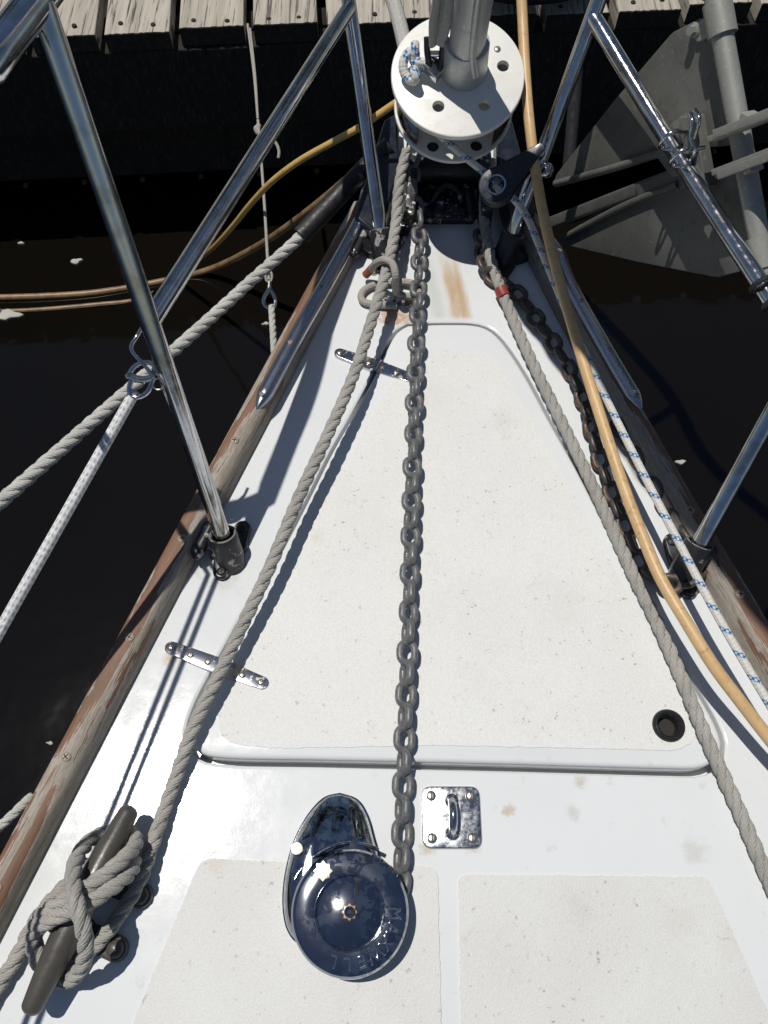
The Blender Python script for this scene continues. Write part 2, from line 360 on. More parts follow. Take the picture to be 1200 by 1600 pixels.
def slab(mb, poly, z0, z1, bev=0.0, holes=(), fr=None, bottom=False, mi=0, nb=3):
    """solid with outline poly (2-D), from z0 to z1, rounded top edge; fr = (O, U, W, N) places it"""
    O, U, W, N = fr or (V((0,0,0)), V((1,0,0)), V((0,1,0)), V((0,0,1)))
    X = lambda p, z: O+U*p[0]+W*p[1]+N*z
    poly = ccw(poly); loops = [(poly, z0)]
    if bev > 0:
        for t in np.linspace(0, math.pi/2, nb+1): loops.append((offset(poly, bev*(1-math.cos(t))), z1-bev+bev*math.sin(t)))
    else: loops.append((poly, z1))
    n = len(poly); vs_ = [X(p, z) for l, z in loops for p in l]; fs = []
    for j in range(len(loops)-1):
        for i in range(n): b = (i+1) % n; fs.append([j*n+i, j*n+b, (j+1)*n+b, (j+1)*n+i])
    top = loops[-1][0]; hs = [ccw(h)[::-1] for h in holes]
    base = (len(loops)-1)*n; idx = list(range(base, base+n))
    for h in hs:
        o = len(vs_); vs_ += [X(p, z1) for p in h]; vs_ += [X(p, z0) for p in h]; m = len(h); idx += list(range(o, o+m))
        for i in range(m): b = (i+1) % m; fs.append([o+i, o+b, o+m+b, o+m+i][::-1])
    tri = tessellate_polygon([[V((p[0], p[1], 0)) for p in l] for l in [top]+hs])
    for t in tri:
        f = [idx[q] for q in t]; a, b, c = [vs_[q] for q in f]
        if (b-a).cross(c-a).dot(N) < 0: f = f[::-1]
        fs.append(f)
    if bottom:
        if hs:
            off = []; off += list(range(n))
            o = base+n
            for h in hs: off += list(range(o+len(h), o+2*len(h))); o += 2*len(h)
            for t in tessellate_polygon([[V((p[0], p[1], 0)) for p in l] for l in [poly]+hs]): 
                f = [off[q] for q in t]; a, b, c = [vs_[q] for q in f]
                if (b-a).cross(c-a).dot(N) > 0: f = f[::-1]
                fs.append(f)
        else: fs.append(list(range(n))[::-1])
    mb.add(vs_, fs, None, mi); return mb
def frame(O, N, Uhint):
    N = V(N).normalized(); U = V(Uhint); U = (U-N*U.dot(N)).normalized(); return (V(O), U, N.cross(U), N)
def box(mb, a, b, wid, hgt, up=(0,0,1), mi=0, bev=0.0):  # bar of rectangular section from a to b
    a, b = V(a), V(b); f = frame(a, up, b-a); L = (b-a).dot(f[1])
    f = (a, (b-a).normalized(), (f[3].cross((b-a).normalized())).normalized(), f[3])
    slab(mb, [(0,-wid/2),(L,-wid/2),(L,wid/2),(0,wid/2)], -hgt/2, hgt/2, bev, fr=f, bottom=True, mi=mi); return mb
def circ(c, r, n=24): return [(c[0]+r*math.cos(2*math.pi*i/n), c[1]+r*math.sin(2*math.pi*i/n)) for i in range(n)]
def ball(mb, c, r, sq=(1,1,1), mi=0, seg=16):
    vs_ = []; fs = []; m = seg//2
    for j in range(m+1):
        for i in range(seg):
            p, t = math.pi*j/m, 2*math.pi*i/seg
            vs_.append(V(c)+V((r*sq[0]*math.sin(p)*math.cos(t), r*sq[1]*math.sin(p)*math.sin(t), r*sq[2]*math.cos(p))))
    for j in range(m):
        for i in range(seg): b = (i+1) % seg; fs.append([j*seg+i, (j+1)*seg+i, (j+1)*seg+b, j*seg+b])
    mb.add(vs_, fs, None, mi); return mb
_scr = {}
def screw(parent, pos, nrm, r, mat=None, cross=True, name='screw', ang=None):
    mat = mat or SCRW; key = (mat.name, cross)
    if key not in _scr:
        mb = MB(); lathe(mb, [(1, -.3), (1, .12), (.85, .3), (.45, .4), (0, .42)], (0,0,0), (0,0,1), 20)
        for a in ((0, math.pi/2) if cross else (0,)):
            d = V((math.cos(a), math.sin(a), 0)); box(mb, -d*.62+V((0,0,.36)), d*.62+V((0,0,.36)), .2, .16, mi=1)
        me = mb.build('screw', [mat, SLOT], None); _scr[key] = me.data; bpy.data.objects.remove(me)
    o = bpy.data.objects.new(name, _scr[key]); C.objects.link(o); o.parent = parent; BASE[o] = BASE[parent]
    M = V(nrm).to_track_quat('Z', 'Y').to_matrix().to_4x4() @ Matrix.Rotation(random.uniform(0, 3) if ang is None else ang, 4, 'Z') @ Matrix.Scale(r, 4)
    M.translation = V(pos)-BASE[parent]; o.matrix_local = M; return o

# ------------------------------------------------------------------ water, hull, deck
mb = MB(); WL = -.62
mb.add([(-600,-600,WL),(600,-600,WL),(600,600,WL),(-600,600,WL)], [[0,1,2,3]])
tag(mb.build('water', WATER), kind='structure')

Lin = [at(*p, 0) for p in ((98,1283),(192,1094),(302,889),(425,650),(505,500),(572,372))]
Lout = [at(*p, .03) for p in ((15,1300),(107,1125),(249,871),(306,762),(363,650),(400,587),(475,450),(547,320))]
Rout = [at(*p, .03) for p in ((1192,950),(1096,787),(1006,637),(875,396))]
def fx(pts):
    a = sorted([(p.y, p.x) for p in pts]); ys, xs = [q[0] for q in a], [q[1] for q in a]; pf = np.polyfit(ys, xs, 2)
    def f(y):
        y0, y1 = ys[0], ys[-1]; yy = min(max(y, y0), y1); v = float(np.polyval(pf, yy)); d = float(np.polyval(np.polyder(pf), yy))
        return v+d*(y-yy)
    return f
xLi, xLo, xRo = fx(Lin), fx(Lout), fx(Rout)
XC = .5*(xLo(.75)+xRo(.75))
def xRo2(y): return xRo(y) if y > .35 else xRo(.35)+(2*XC-xLo(y)-(2*XC-xLo(.35)))
xRi = lambda y: xRo2(y)-(xLi(y)-xLo(y))
YA, YB = -1.3, 1.02
ys = list(np.linspace(YA, YB, 60)); TIP = V((XC+.005, 1.34, 0))
left = [(xLo(y)+.006, y) for y in ys]; right = [(xRo2(y)-.006, y) for y in ys]
def bow(p, sgn):
    out = []
    for t in np.linspace(0, 1, 10)[1:-1]: out.append((p[0]+(TIP.x-p[0])*t**1.5, p[1]+(TIP.y-p[1])*(1-(1-t)**1.3)))
    return out
bowL = bow(left[-1], 1); bowR = bow(right[-1], -1)
outline = left+bowL+[(TIP.x, TIP.y)]+bowR[::-1]+right[::-1]
hatch_px = [(636,507),(618,518),(602,545),(588,575),(552,644),(516,707),(480,779),(447,843),(400,925),(360,995),(326,1058),(306,1097),(294,1130),(291,1152),(298,1172),(316,1186),(345,1192),
    (500,1196),(700,1201),(900,1207),(1050,1211),(1090,1211),(1114,1203),(1128,1185),(1131,1162),(1120,1130),(1084,1066),(1047,1001),(1000,915),(950,822),(900,726),(860,655),(826,592),(800,551),(782,528),(765,514),(745,507),(700,505)]
HP = ccw([tuple(p)[:2] for p in smooth([tuple(at(x, y)) for x, y in hatch_px+hatch_px[:1]], .012)[0][:-1]])
boat = thing('sailboat', 'white fibreglass bow of a sailing boat, its foredeck filling the picture', 'boat', (0,0,0))
mb = MB(); hole = offset(HP, -.0015)
slab(mb, outline, -.05, 0, 0, holes=[offset(hole, -.004)], bottom=False)
h0, h1 = offset(hole, -.004), hole; n = len(h0)          # rounded lip and well of the locker
rings = [(offset(hole, -.004+.004*math.sin(t)), -.0035*(1-math.cos(t))) for t in np.linspace(0, math.pi/2, 4)]+[(hole, -.03)]
vv = [(*p, z) for l, z in rings for p in l]; ff = [[j*n+i, j*n+(i+1) % n, (j+1)*n+(i+1) % n, (j+1)*n+i] for j in range(len(rings)-1) for i in range(n)]
ff.append([(len(rings)-1)*n+i for i in range(n)]); mb.add(vv, ff)
mb.v = [v for v in mb.v]
deck = mb.build('deck', GEL, boat, 30)
mb = MB(); k = len(outline); lv = []
for (z, sc, dy) in ((-.012, 1.0, 0), (-.35, .93, -.05), (-.75, .80, -.16), (-1.15, .62, -.34), (-1.6, .3, -.6)):
    lv.append([(XC+(p[0]-XC)*sc, p[1]+dy*max(0, min(1, (p[1]+.4)/1.7)), z) for p in outline])
mb.add([p for l in lv for p in l], [[j*k+i, j*k+(i+1) % k, (j+1)*k+(i+1) % k, (j+1)*k+i] for j in range(4) for i in range(k)])
mb.build('hull', HULLM, boat, 60)
def ragged(p):
    q = []
    for a, b in zip(p, p[1:]+p[:1]):
        n = max(1, int(math.dist(a, b)/.0035))
        for i in range(n): q.append((a[0]+(b[0]-a[0])*i/n+random.gauss(0, .0004), a[1]+(b[1]-a[1])*i/n+random.gauss(0, .0004)))
    return q
def panel(px, r, name, parent, z0, z1, holes=()):
    mb = MB(); slab(mb, ragged(roundpoly([at(*p) for p in px], r)), z0, z1, 0, holes=holes); return mb.build(name, GRITD, parent, 60)
panel([(314,1342),(684,1354),(690,1640),(190,1640)], .012, 'nonskid_panel', boat, -.001, .0016)
panel([(716,1366),(1106,1370),(1225,1640),(720,1640)], .010, 'nonskid_panel', boat, -.001, .0016)

# toe rails
def toe_rail(xi, xo, label, strip_px, strip_z, bung_ys, side):
    t = thing('toe_rail', label, 'toe rail', (xo(.4), .4, 0))
    yy = np.linspace(YA, YB, 120); prof = [(0.0,-.004),(.05,.012),(.14,.024),(.25,.0295),(.5,.0315),(.75,.0312),(.92,.0285),(1.0,.021),(1.01,-.02),(.93,-.028)]
    mb = MB(); R = []; 
    for y in yy:
        a, b = xi(y), xo(y); R.append([(a+(b-a)*f, y, z) for f, z in prof])
    R = np.array(R); n, k, _ = R.shape; wid = [0]
    for j in range(1, k): wid.append(wid[-1]+float(np.linalg.norm(R[40, j]-R[40, j-1])))
    fs, uv = [], []; s = np.r_[0, np.cumsum(np.linalg.norm(np.diff(R[:, 4], axis=0), axis=1))]
    for i in range(n-1):
        for j in range(k-1):
            q = [i*k+j, i*k+j+1, (i+1)*k+j+1, (i+1)*k+j]; u = [(s[i], wid[j]), (s[i], wid[j+1]), (s[i+1], wid[j+1]), (s[i+1], wid[j])]
            if side > 0: q, u = q[::-1], u[::-1]
            fs.append(q); uv.append(u)
    fs.append([(n-1)*k+j for j in range(k)][::(1 if side < 0 else -1)]); uv.append([(0, .02)]*k)
    mb.add(R.reshape(-1, 3), fs, uv); mb.build('wooden_cap', TEAK, t, 50)
    if strip_px:
        mb = MB(); P = [at(x, y, strip_z) for x, y in strip_px]
        tube(mb, P, lambda q: .0102*max(.12, min(1, (q*10)**.6 if side > 0 else 1, ((1-q)*14)**.6)), 20, .004, sx=1.15)
        st = mb.build('chafe_strip', SMOOTH, t)
        pts, _ = smooth([tuple(p) for p in P], .002)
        for q in (.12, .42, .70, .95): p = pts[int(q*(len(pts)-1))]; screw(st, (p[0], p[1], p[2]+.0105), (0,0,1), .0034, SCRW)
    for y in bung_ys: screw(t, (xi(y)+(xo(y)-xi(y))*.52, y, .0305), (0,0,1), .0058, SCRW)
    return t
toe_rail(xLi, xLo, 'weathered teak toe rail with peeling red varnish along the left deck edge', [(566,340),(518,428),(462,528),(401,640)], .030, [.58, .435, .305, .165, .03, -.12], -1)
toe_rail(xRi, xRo2, 'shaded grey brown teak toe rail along the right deck edge', [(862,370),(888,440),(940,535),(1002,640)], .030, [.475, .36, .27, .15], 1)

# black bow fitting
t = thing('stem_fitting', 'flaking black painted stem fitting at the very point of the bow', 'bow fitting', (XC, 1.05, 0))
mb = MB(); fl = [at(612,346),at(772,346)]
slab(mb, [(-.055+XC,1.0),(.07+XC,1.0),(.035+XC,1.40),(-.03+XC,1.40)], -.002, .012, .003); mb.build('base_plate', BLKF, t)
mb = MB(); box(mb, at(640,345,.03), at(650,215,.05), .016, .055, bev=.003); mb.build('cheek_plate', BLKF, t)
mb = MB(); box(mb, at(760,345,.03), at(752,215,.05), .016, .055, bev=.003); mb.build('cheek_plate', BLKF, t)
mb = MB(); bar(mb, at(640,262,.035), at(765,262,.035), .024); mb.build('roller', RUB, t)
for px, z in (((690,322),.014),((724,330),.014),((705,296),.016),((668,305),.016),((738,290),.018)): screw(t, at(*px, z), (0,0,1), .0075, BLKC)
mb = MB(); tube(mb, [at(672,318,.016), at(684,300,.03), at(700,290,.032), at(716,300,.026), at(722,318,.016)], .005, 10, .003); mb.build('keeper', BLK, t)
mb = MB(); box(mb, at(683,345,.016), at(690,300,.018), .012, .012, bev=.002); box(mb, at(735,340,.016), at(728,285,.018), .010, .014, bev=.002); mb.build('guide', BLK, t)
for i in range(4): screw(t, at((642, 643, 646, 648)[i], (330, 300, 268, 240)[i], .0585), (0,0,1), .006, PALES)
mb = MB(); slab(mb, roundpoly([at(553,341,.04), at(592,372,.04), at(626,262,.04), at(622,178,.04), at(600,190,.04)], .006), .0, .045, .005); mb.build('bow_chock', NAVY, t)
mb = MB(); slab(mb, roundpoly([at(838,330,.04), at(800,360,.04), at(775,262,.04), at(775,178,.04), at(800,190,.04)], .006), .0, .045, .005); mb.build('bow_chock', NAVY, t)

# ------------------------------------------------------------------ locker hatch
hc = at(720, 900); ht = thing('locker_hatch', 'white anchor locker hatch with gritty panel, closed in the middle of the foredeck', 'hatch', hc)
fr_px = (1043, 1135); fr_c = at(*fr_px); hole_c = circ((fr_c.x, fr_c.y), .0125, 28)
lid = offset(HP, .003)
low = min(p[1] for p in lid)
lid = [(p[0], p[1]+.004*max(0, min(1, (low+.035-p[1])/.03))) for p in lid]
mb = MB(); slab(mb, lid, -.026, .0035, .006, holes=[hole_c], nb=5); mb.build('lid', GEL, ht, 50)
pp = [(640,556),(588,640),(520,760),(440,905),(372,1035),(346,1100),(343,1140),(360,1160),(700,1166),(1000,1172),(1058,1172),(1083,1155),(1085,1130),(1060,1080),(980,930),(900,785),(830,660),(790,590),(762,556)]
P2 = ccw([tuple(q)[:2] for q in smooth([tuple(at(*p)) for p in pp+pp[:1]], .012)[0][:-1]])
mb = MB(); slab(mb, ragged(P2), .0025, .0046, 0, holes=[hole_c]); mb.build('nonskid_panel', GRIT, ht, 60)
mb = MB(); prof = [(.0125,-.02),(.0120,.002),(.0130,.0075),(.0155,.0095),(.0180,.0085),(.0195,.0045),(.0197,.003)]
lathe(mb, [(.0105,-.01)]+prof[1:], (fr_c.x, fr_c.y, 0), (0,0,1), 40, cap=False); fring = mb.build('finger_ring', m_paint('shiny_black_plastic', (.02,.02,.02), .25), ht, 60)
mb = MB(); lathe(mb, [(0,-.0255),(.0105,-.0255),(.0107,-.008)], (fr_c.x, fr_c.y, 0), (0,0,1), 40); box(mb, (fr_c.x-.004, fr_c.y-.008, -.024), (fr_c.x+.005, fr_c.y-.0075, -.0235), .004, .003); mb.build('cup', SLOT, fring, 60)
def hinge(a, b, knuckle):
    A, B = at(*a, .006), at(*b, .008); d = (B-A); L = d.length; f = frame(A, (0,0,1), d); wd = .0080
    mb = MB(); k0 = knuckle*L
    def leaf(x0, x1, roundend):
        p = []
        if roundend < 0: p = [(x0+wd-wd*math.cos(q), -wd*math.sin(q)) for q in np.linspace(math.pi/2, -math.pi/2, 9)]+[(x1, wd*1.3), (x1, -wd*1.3)]
        else: p = [(x0, -wd*1.3), (x0, wd*1.3)]+[(x1-wd+wd*math.cos(q), wd*math.sin(q)) for q in np.linspace(math.pi/2, -math.pi/2, 9)]
        return p
    slab(mb, leaf(0, k0-.004, -1), -.007, 0, .001, fr=f); slab(mb, leaf(k0+.004, L, 1), -.007, 0, .001, fr=f)
    bar(mb, f[0]+f[1]*k0-f[2]*wd*1.3, f[0]+f[1]*k0+f[2]*wd*1.3, .0052, 16)
    h = mb.build('hinge', HINGE, ht, 35)
    for q in (.06, .25, .42, .75, .93): screw(h, f[0]+f[1]*(q*L if 0 < q*L else 0)+f[3]*.0003, f[3], .0040, PALES)
hinge((258,1008),(419,1070), .535); hinge((523,548),(652,592), .5)

# ------------------------------------------------------------------ pulpit of steel tubes
RT = .0106
pul = thing('pulpit', 'polished steel tube pulpit standing round the bow on black sockets', 'pulpit railing', at(690, 380))
ZR = .55
blr = at(353,851,.030); jl = atZ(64,4,.672); tl = blr+(jl-blr)*1.0
def tb(name, pts, r=RT, step=.02):
    mb = MB(); tube(mb, pts, r, 24, step); return mb.build(name, STEEL, pul, 60)
tb('rear_leg', [blr, jl])
bfl = at(597,378,.03); jfl = atZ(546,12,1.2); topfl = bfl+(jfl-bfl)*2.4
kn = bfl+V((0,.0,.02))
tb('front_leg', [bfl, bfl.lerp(jfl, .1)+V((0,-.003,.004)), bfl.lerp(jfl, .3), jfl, topfl])
jb = blr+(jl-blr)*.56; mbr = [at(0,0,0)]
jbl = min([blr.lerp(jl, q) for q in np.linspace(.2, .9, 200)], key=lambda p: abs((p-V((0,0,1))).dot(ray(243,500).normalized())*1.0 - 0) if False else (p-V((0,0,1))-ray(243,500)*((p-V((0,0,1))).dot(ray(243,500))/ray(243,500).length_squared)).length)
tb('brace', [jbl, jfl])
brr = at(1083,868,.035); jrr = atZ(1257,550,.94); jR = brr+(jrr-brr)*(ZR-.03)/(jrr.z-brr.z)*1.0
tb('rear_leg', [brr, jR])
bfr = at(796,382,.03); jfr = atZ(926,26,1.10); topfr = bfr+(jfr-bfr)*2.1
tb('front_leg', [bfr, bfr.lerp(jfr, .15)+V((-.004,-.004,.004)), bfr.lerp(jfr, .4), jfr, topfr])
tb('brace', [jrr, atZ(1050,229,1.055), jfr])
ra, rb = at(-140,264,jl.z), at(58,0,jl.z)
tb('top_rail', [at(0,77,jl.z)+V((-.30,-.06,0)), at(0,77,jl.z)+V((-.12,-.05,0)), at(-22,106,jl.z), at(0,77,jl.z), rb, rb+(rb-ra)*.5, V((topfl.x-.02, topfl.y-.1, max(topfl.z,.5))), topfl+V((.04,.06,0)), V((XC, topfl.y+.12, topfl.z)), topfr+V((-.02,.06,0)), topfr+V((.06,-.15,-.02)), jR, jR+V((.12,-.35,0))], .0145, .02)
def socket(c, leg, lugs, barpts, mat, hgt=.024):
    mb = MB(); cz = V((c.x, c.y, 0)); d = (leg-c).normalized()
    pts = [(c.x, c.y)]; 
    for l in lugs:
        l = at(*l, .005); dd = (l-cz); dd.z = 0; L = dd.length; f = (cz, dd.normalized(), V((0,0,1)).cross(dd.normalized()), V((0,0,1)))
        o = [(-.016,-.02),(L*.5,-.016)]+[(L+.011*math.cos(q), .011*math.sin(q)) for q in np.linspace(-math.pi/2, math.pi/2, 9)]+[(L*.5,.016),(-.016,.02)]
        slab(mb, o, -.001, .0085+random.uniform(0, .0006), .003, fr=f)
    lathe(mb, [(.017,-.03),(.0185,-.012),(.0182,.0),(.0180,hgt*.55),(.0186,hgt*.85),(.0178,hgt),(.0150,hgt+.001),(.0140,hgt-.004),(.0125,hgt-.014)], c-d*.006, d, 28)
    if barpts:
        a, b = at(*barpts[0], .024), at(*barpts[1], .022); m = a.lerp(b, .5)
        tube(mb, [a, m, b], lambda q: .0085*max(.3, min(1, (q*8)**.5, ((1-q)*8)**.5)), 12, .004)
        tube(mb, [m+V((0,0,-.002)), V((cz.x*.5+m.x*.5, cz.y*.5+m.y*.5, .012)), cz+V((0,0,.012))], .010, 10)
    o = mb.build('base_socket', mat, pul, 45)
    mb = MB(); lathe(mb, [(.0160+.0022*math.cos(q), hgt-.002+.0030*math.sin(q)) for q in np.linspace(0, 2*math.pi, 11)], c-d*.006, d, 28, cap=False); mb.build('collar', WORN, o)
    for l in lugs: screw(o, at(*l, .0088), (0,0,1), .0062, BLKC)
socket(blr, jl, [(379,826),(346,893)], ((336,812),(303,874)), BLK)
socket(bfl, jfl, [(628,362),(602,424)], ((573,352),(551,402)), BLK)
socket(brr, jrr, [(1076,922),(1050,846)], ((1112,850),(1122,898)), BLK)
socket(bfr, jfr, [(784,428),(835,392)], None, BLKC)
bd = (jfr-jrr).normalized(); brax = lambda x, y: min([jrr.lerp(jfr, q) for q in np.linspace(0, 1, 300)], key=lambda p: (p-V((0,0,1))-ray(x,y)*((p-V((0,0,1))).dot(ray(x,y))/ray(x,y).length_squared)).length)
for px in ((1180,450),(1204,478)):
    mb = MB(); c = brax(*px); lathe(mb, [(RT+.0005+.0024*(1+math.cos(q)), .0032*math.sin(q)) for q in np.linspace(0, 2*math.pi, 11)], c, bd, 24, cap=False); mb.build('rubber_ring', RUB, pul)
# lifelines running aft from the rail just outside the picture
for i, (dx, zz) in enumerate(((0, .45), (.013, .445))):
    mb = MB(); P = [at(0,77,jl.z)+V((-.12,-.05,-.015))]+[V((at(*p).x-.26*zz+dx, at(*p).y+.15*zz, zz)) for p in ((330,905),(180,1275))]
    P.append(P[-1]+(P[-1]-P[-2])*1.6); P = [P[i].lerp(P[i+1], q/8) for i in range(3) for q in range(8)]+[P[3]]; tube(mb, P, .0035, 10, raw=True)
    tag(mb.build('lifeline', BRW, None, 60, loc=P[0]), ('outer' if i == 0 else 'inner')+' white lifeline running aft from the left pulpit rail', 'lifeline', 'lifelines')

# ------------------------------------------------------------------ chains
def linkmesh(mat, L=.0342, W=.0274, r=.0045):
    mb = MB(); a = W/2-r; b = L/2-a-r; P = []
    for q in np.linspace(-math.pi/2, math.pi/2, 9): P.append((b+a*math.cos(q), a*math.sin(q), 0))
    for q in np.linspace(math.pi/2, 3*math.pi/2, 9): P.append((-b+a*math.cos(q), a*math.sin(q), 0))
    tube(mb, P, r, 10, raw=True, closed=True); o = mb.build('link', mat); me = o.data; bpy.data.objects.remove(o); return me
def chain(name, label, pts, mat, group=None, pitch=.0252, roll0=.22, roll1=.3, wob=.2, **kw):
    P, s = smooth([tuple(p) for p in pts], pitch); T, N, B = frames(P); t = thing(name, label, 'chain', V(P[0]))
    me = linkmesh(mat, **kw)
    for i in range(len(P)):
        o = bpy.data.objects.new('chain_link', me); C.objects.link(o); o.parent = t
        X = V(T[i]).normalized(); up = V((0,0,1)); up = (up-X*up.dot(X)).normalized(); side = up.cross(X)
        an = (0 if i % 2 else math.pi/2)+roll0+roll1*(1-i/len(P))+random.uniform(-wob, wob)
        Y = side*math.cos(an)+up*math.sin(an); Zv = X.cross(Y)
        M = Matrix((X, Y, Zv)).transposed().to_4x4(); M.translation = V(P[i])-BASE[t]; o.matrix_local = M
    return t
chain('anchor_chain', 'grey galvanised anchor chain running straight down the middle of the deck', [at(x, y, z) for x, y, z in ((612,1418,.020),(622,1392,.018),(627,1350,.0145),(628,1310,.0135),(629,1250,.0155),(632,1150,.021),(637,1000,.023),(641,850,.024),(645,700,.024),(650,550,.024),(654,430,.024),(655,370,.028),(650,320,.042),(643,285,.06),(650,255,.062))], GALV)
chain('mooring_chain', 'rusty brown chain lying in shade beside the right toe rail', [at(x, y, z) for x, y, z in ((750,372,.02),(762,425,.016),(802,452,.013),(838,498,.013),(871,545,.013),(895,588,.013),(914,628,.015),(922,662,.018),(938,717,.014),(954,764,.013),(971,806,.013),(988,848,.013),(1006,890,.013),(1042,912,.018),(1080,905,.02),(1098,880,.022),(1080,838,.016),(1048,800,.013),(1018,752,.013),(992,706,.013),(968,668,.013))], RUSTCH, roll0=.5, wob=.35)

# ------------------------------------------------------------------ windlass
wc = at(546, 1425, .05); wc.z = 0
wt = thing('anchor_windlass', 'chrome anchor windlass with round embossed cap, bolted on deck', 'windlass', wc)
H = .044; Rw = .0617
mb = MB(); prof = [(Rw-.02,.024),(Rw-.004,.0245),(Rw-.0005,.027),(Rw,.034),(Rw-.0008,H-.005),(Rw-.003,H-.0015),(Rw-.006,H),(.048,H+.0012),(.0362,H+.0016),(.0352,H+.0014),(.0350,H+.0004),(.0344,H+.0003),(.0340,H+.0010)]
rc = .125; zt = H+.0040
prof += [(r, zt-r*r/(2*rc)+.0008) for r in (.0330,.0328,.0320,.0305,.028,.025,.022,.019,.016,.013,.010,.0075,.005,.0025,0)]
lathe(mb, prof, wc, (0,0,1), 96); cap = mb.build('cap', CHROME, wt, 15)
mb = MB(); lathe(mb, [(.0362+.0010*math.cos(q), H+.0014+.0010*math.sin(q)) for q in np.linspace(0, 2*math.pi, 9)], wc, (0,0,1), 72, cap=False); mb.build('cap_ring', CHROME, wt, 60)
mb = MB(); lathe(mb, [(Rw-.0012+.0013*math.cos(q), .0265+.0013*math.sin(q)) for q in np.linspace(0, 2*math.pi, 9)], wc, (0,0,1), 90, cap=False); lathe(mb, [(.052,0),(.052,.003),(.046,.006),(.044,.02),(.03,.026)], wc, (0,0,1), 48); mb.build('gypsy', STRIP, wt)
def star(c, r0, r1, n, z0, z1, mat, name, mbm=None):
    mb = MB(); p = [((r0 if i % 2 == 0 else r1)*math.cos(math.pi*i/n), (r0 if i % 2 == 0 else r1)*math.sin(math.pi*i/n)) for i in range(2*n)]
    slab(mb, p, z0, z1, .0004, fr=(V((c.x, c.y, 0)), V((1,0,0)), V((0,1,0)), V((0,0,1)))); return mb.build(name, mat, wt, 30)
star(at(505,1361,H), .0105, .0078, 8, H-.002, H+.0026, PALES, 'star_washer')
star(wc, .0085, .0062, 8, zt-.001, zt+.0022, BRASS, 'star_nut')
mb = MB(); lathe(mb, [(.0058,zt),(.0055,zt+.005),(.0042,zt+.006),(.003,zt+.0055),(.0022,zt+.003),(0,zt+.003)], wc, (0,0,1), 24); mb.build('centre_bolt', CHROME, wt, 40)
# raised lettering
fc = bpy.data.curves.new('letter', 'FONT'); fo = bpy.data.objects.new('letter', fc); C.objects.link(fo)
mbl = MB()
for i, ch in enumerate('MAXWELL'):
    fc.body = ch; fc.size = .0165; fc.extrude = .0015; fc.bevel_depth = .0008; fc.bevel_resolution = 2; fc.align_x = 'CENTER'; fc.offset = -.0004
    bpy.context.view_layer.update(); me = bpy.data.meshes.new_from_object(fo.evaluated_get(bpy.context.evaluated_depsgraph_get()))
    an = math.radians(-(2+i*17.8)); rad = .0415; R = Matrix.Rotation(an-math.pi/2, 4, 'Z')
    c = wc+V((math.cos(an)*rad, math.sin(an)*rad, H+.0013))
    mbl.add([c+(R @ v.co) for v in me.vertices], [list(p.vertices) for p in me.polygons]); bpy.data.meshes.remove(me)
bpy.data.objects.remove(fo); mbl.build('lettering', m_steel('bright_chrome', (.55,.56,.6), .06, 0, 0, .2), cap, 30)
# hawse pipe housing
hp = [(520,155),(430,178),(340,265),(255,410),(205,550),(172,720),(168,880),(195,1010),(260,1090),(400,1100),(600,1000),(760,800),(775,600),(735,440),(690,290),(630,195)]
HPp = [at(400+x/4, 1200+y/4, .018) for x, y in hp]
Hs = ccw([tuple(q)[:2] for q in smooth([tuple(p) for p in HPp+HPp[:1]], .004)[0][:-1]])
mb = MB(); n = len(Hs); rings = []
cxm = V((sum(p[0] for p in Hs)/n, sum(p[1] for p in Hs)/n, 0))
ytop, ybot = max(p[1] for p in Hs), wc.y+.02
def hz(p, z):                                # roof falls towards the bow
    q = min(1, max(0, (ytop-p[1])/(.062))); return min(z, .004+z*.0+(.0385-.004)*(.02+.98*q**.85)*min(1, z/.0335))
for d, z in ((-.002,0),(-.002,.003),(0,.004),(.0003,.012),(.0015,.019),(.004,.0245),(.008,.0285),(.013,.0315),(.018,.033),(.022,.0335)): rings.append([(*p, hz(p, z)) for p in offset(Hs, d)])
mb.add([p for l in rings for p in l], [[j*n+i, j*n+(i+1) % n, (j+1)*n+(i+1) % n, (j+1)*n+i] for j in range(len(rings)-1) for i in range(n)]+[[(len(rings)-1)*n+i for i in range(n)]])
mb.build('hawse_housing', CHROME, wt, 50)
mb = MB(); arc = [wc+V((math.cos(a)*.0672, math.sin(a)*.0672, .031)) for a in np.linspace(math.radians(64), math.radians(152), 24)]
tube(mb, arc, .0022, 10, raw=True); mb.build('bead', CHROME, wt)
mb = MB(); lathe(mb, [(.0068,.02),(.0068,.033),(.006,.0355),(.0034,.0358),(.003,.034),(0,.034)], V((at(464,1326,.034).x, at(464,1326,.034).y, 0)), (0,0,1), 24); mb.build('hex_bolt', PALES, wt)

# ------------------------------------------------------------------ pad eye
pc = at(705, 1277); pt = thing('pad_eye', 'square polished steel pad eye screwed to the deck right of the chain', 'pad eye', pc)
mb = MB(); a = .0332; slab(mb, roundpoly([(pc.x-a,pc.y-a),(pc.x+a,pc.y-a),(pc.x+a,pc.y+a),(pc.x-a,pc.y+a)], .011), -.001, .0042, .0016); plate = mb.build('base_plate', STRIP, pt, 35)
mb = MB(); P = [pc+V((.001, .0175*math.cos(q), .0035+.019*math.sin(q))) for q in np.linspace(-.1, math.pi+.1, 22)]
tube(mb, P, .0049, 16, raw=True)
for sg in (1, -1): lathe(mb, [(.0085,.0036),(.0066,.0052),(.0052,.009),(.0048,.012)], pc+V((.001, sg*.0172, 0)), (0,0,1), 20)
mb.build('eye', STEEL, pt)
for sx in (-1, 1):
    for sy in (-1, 1): screw(pt, pc+V((sx*.0225, sy*.0225, .0042)), (0,0,1), .0058, PALES, False, ang=math.pi/2)

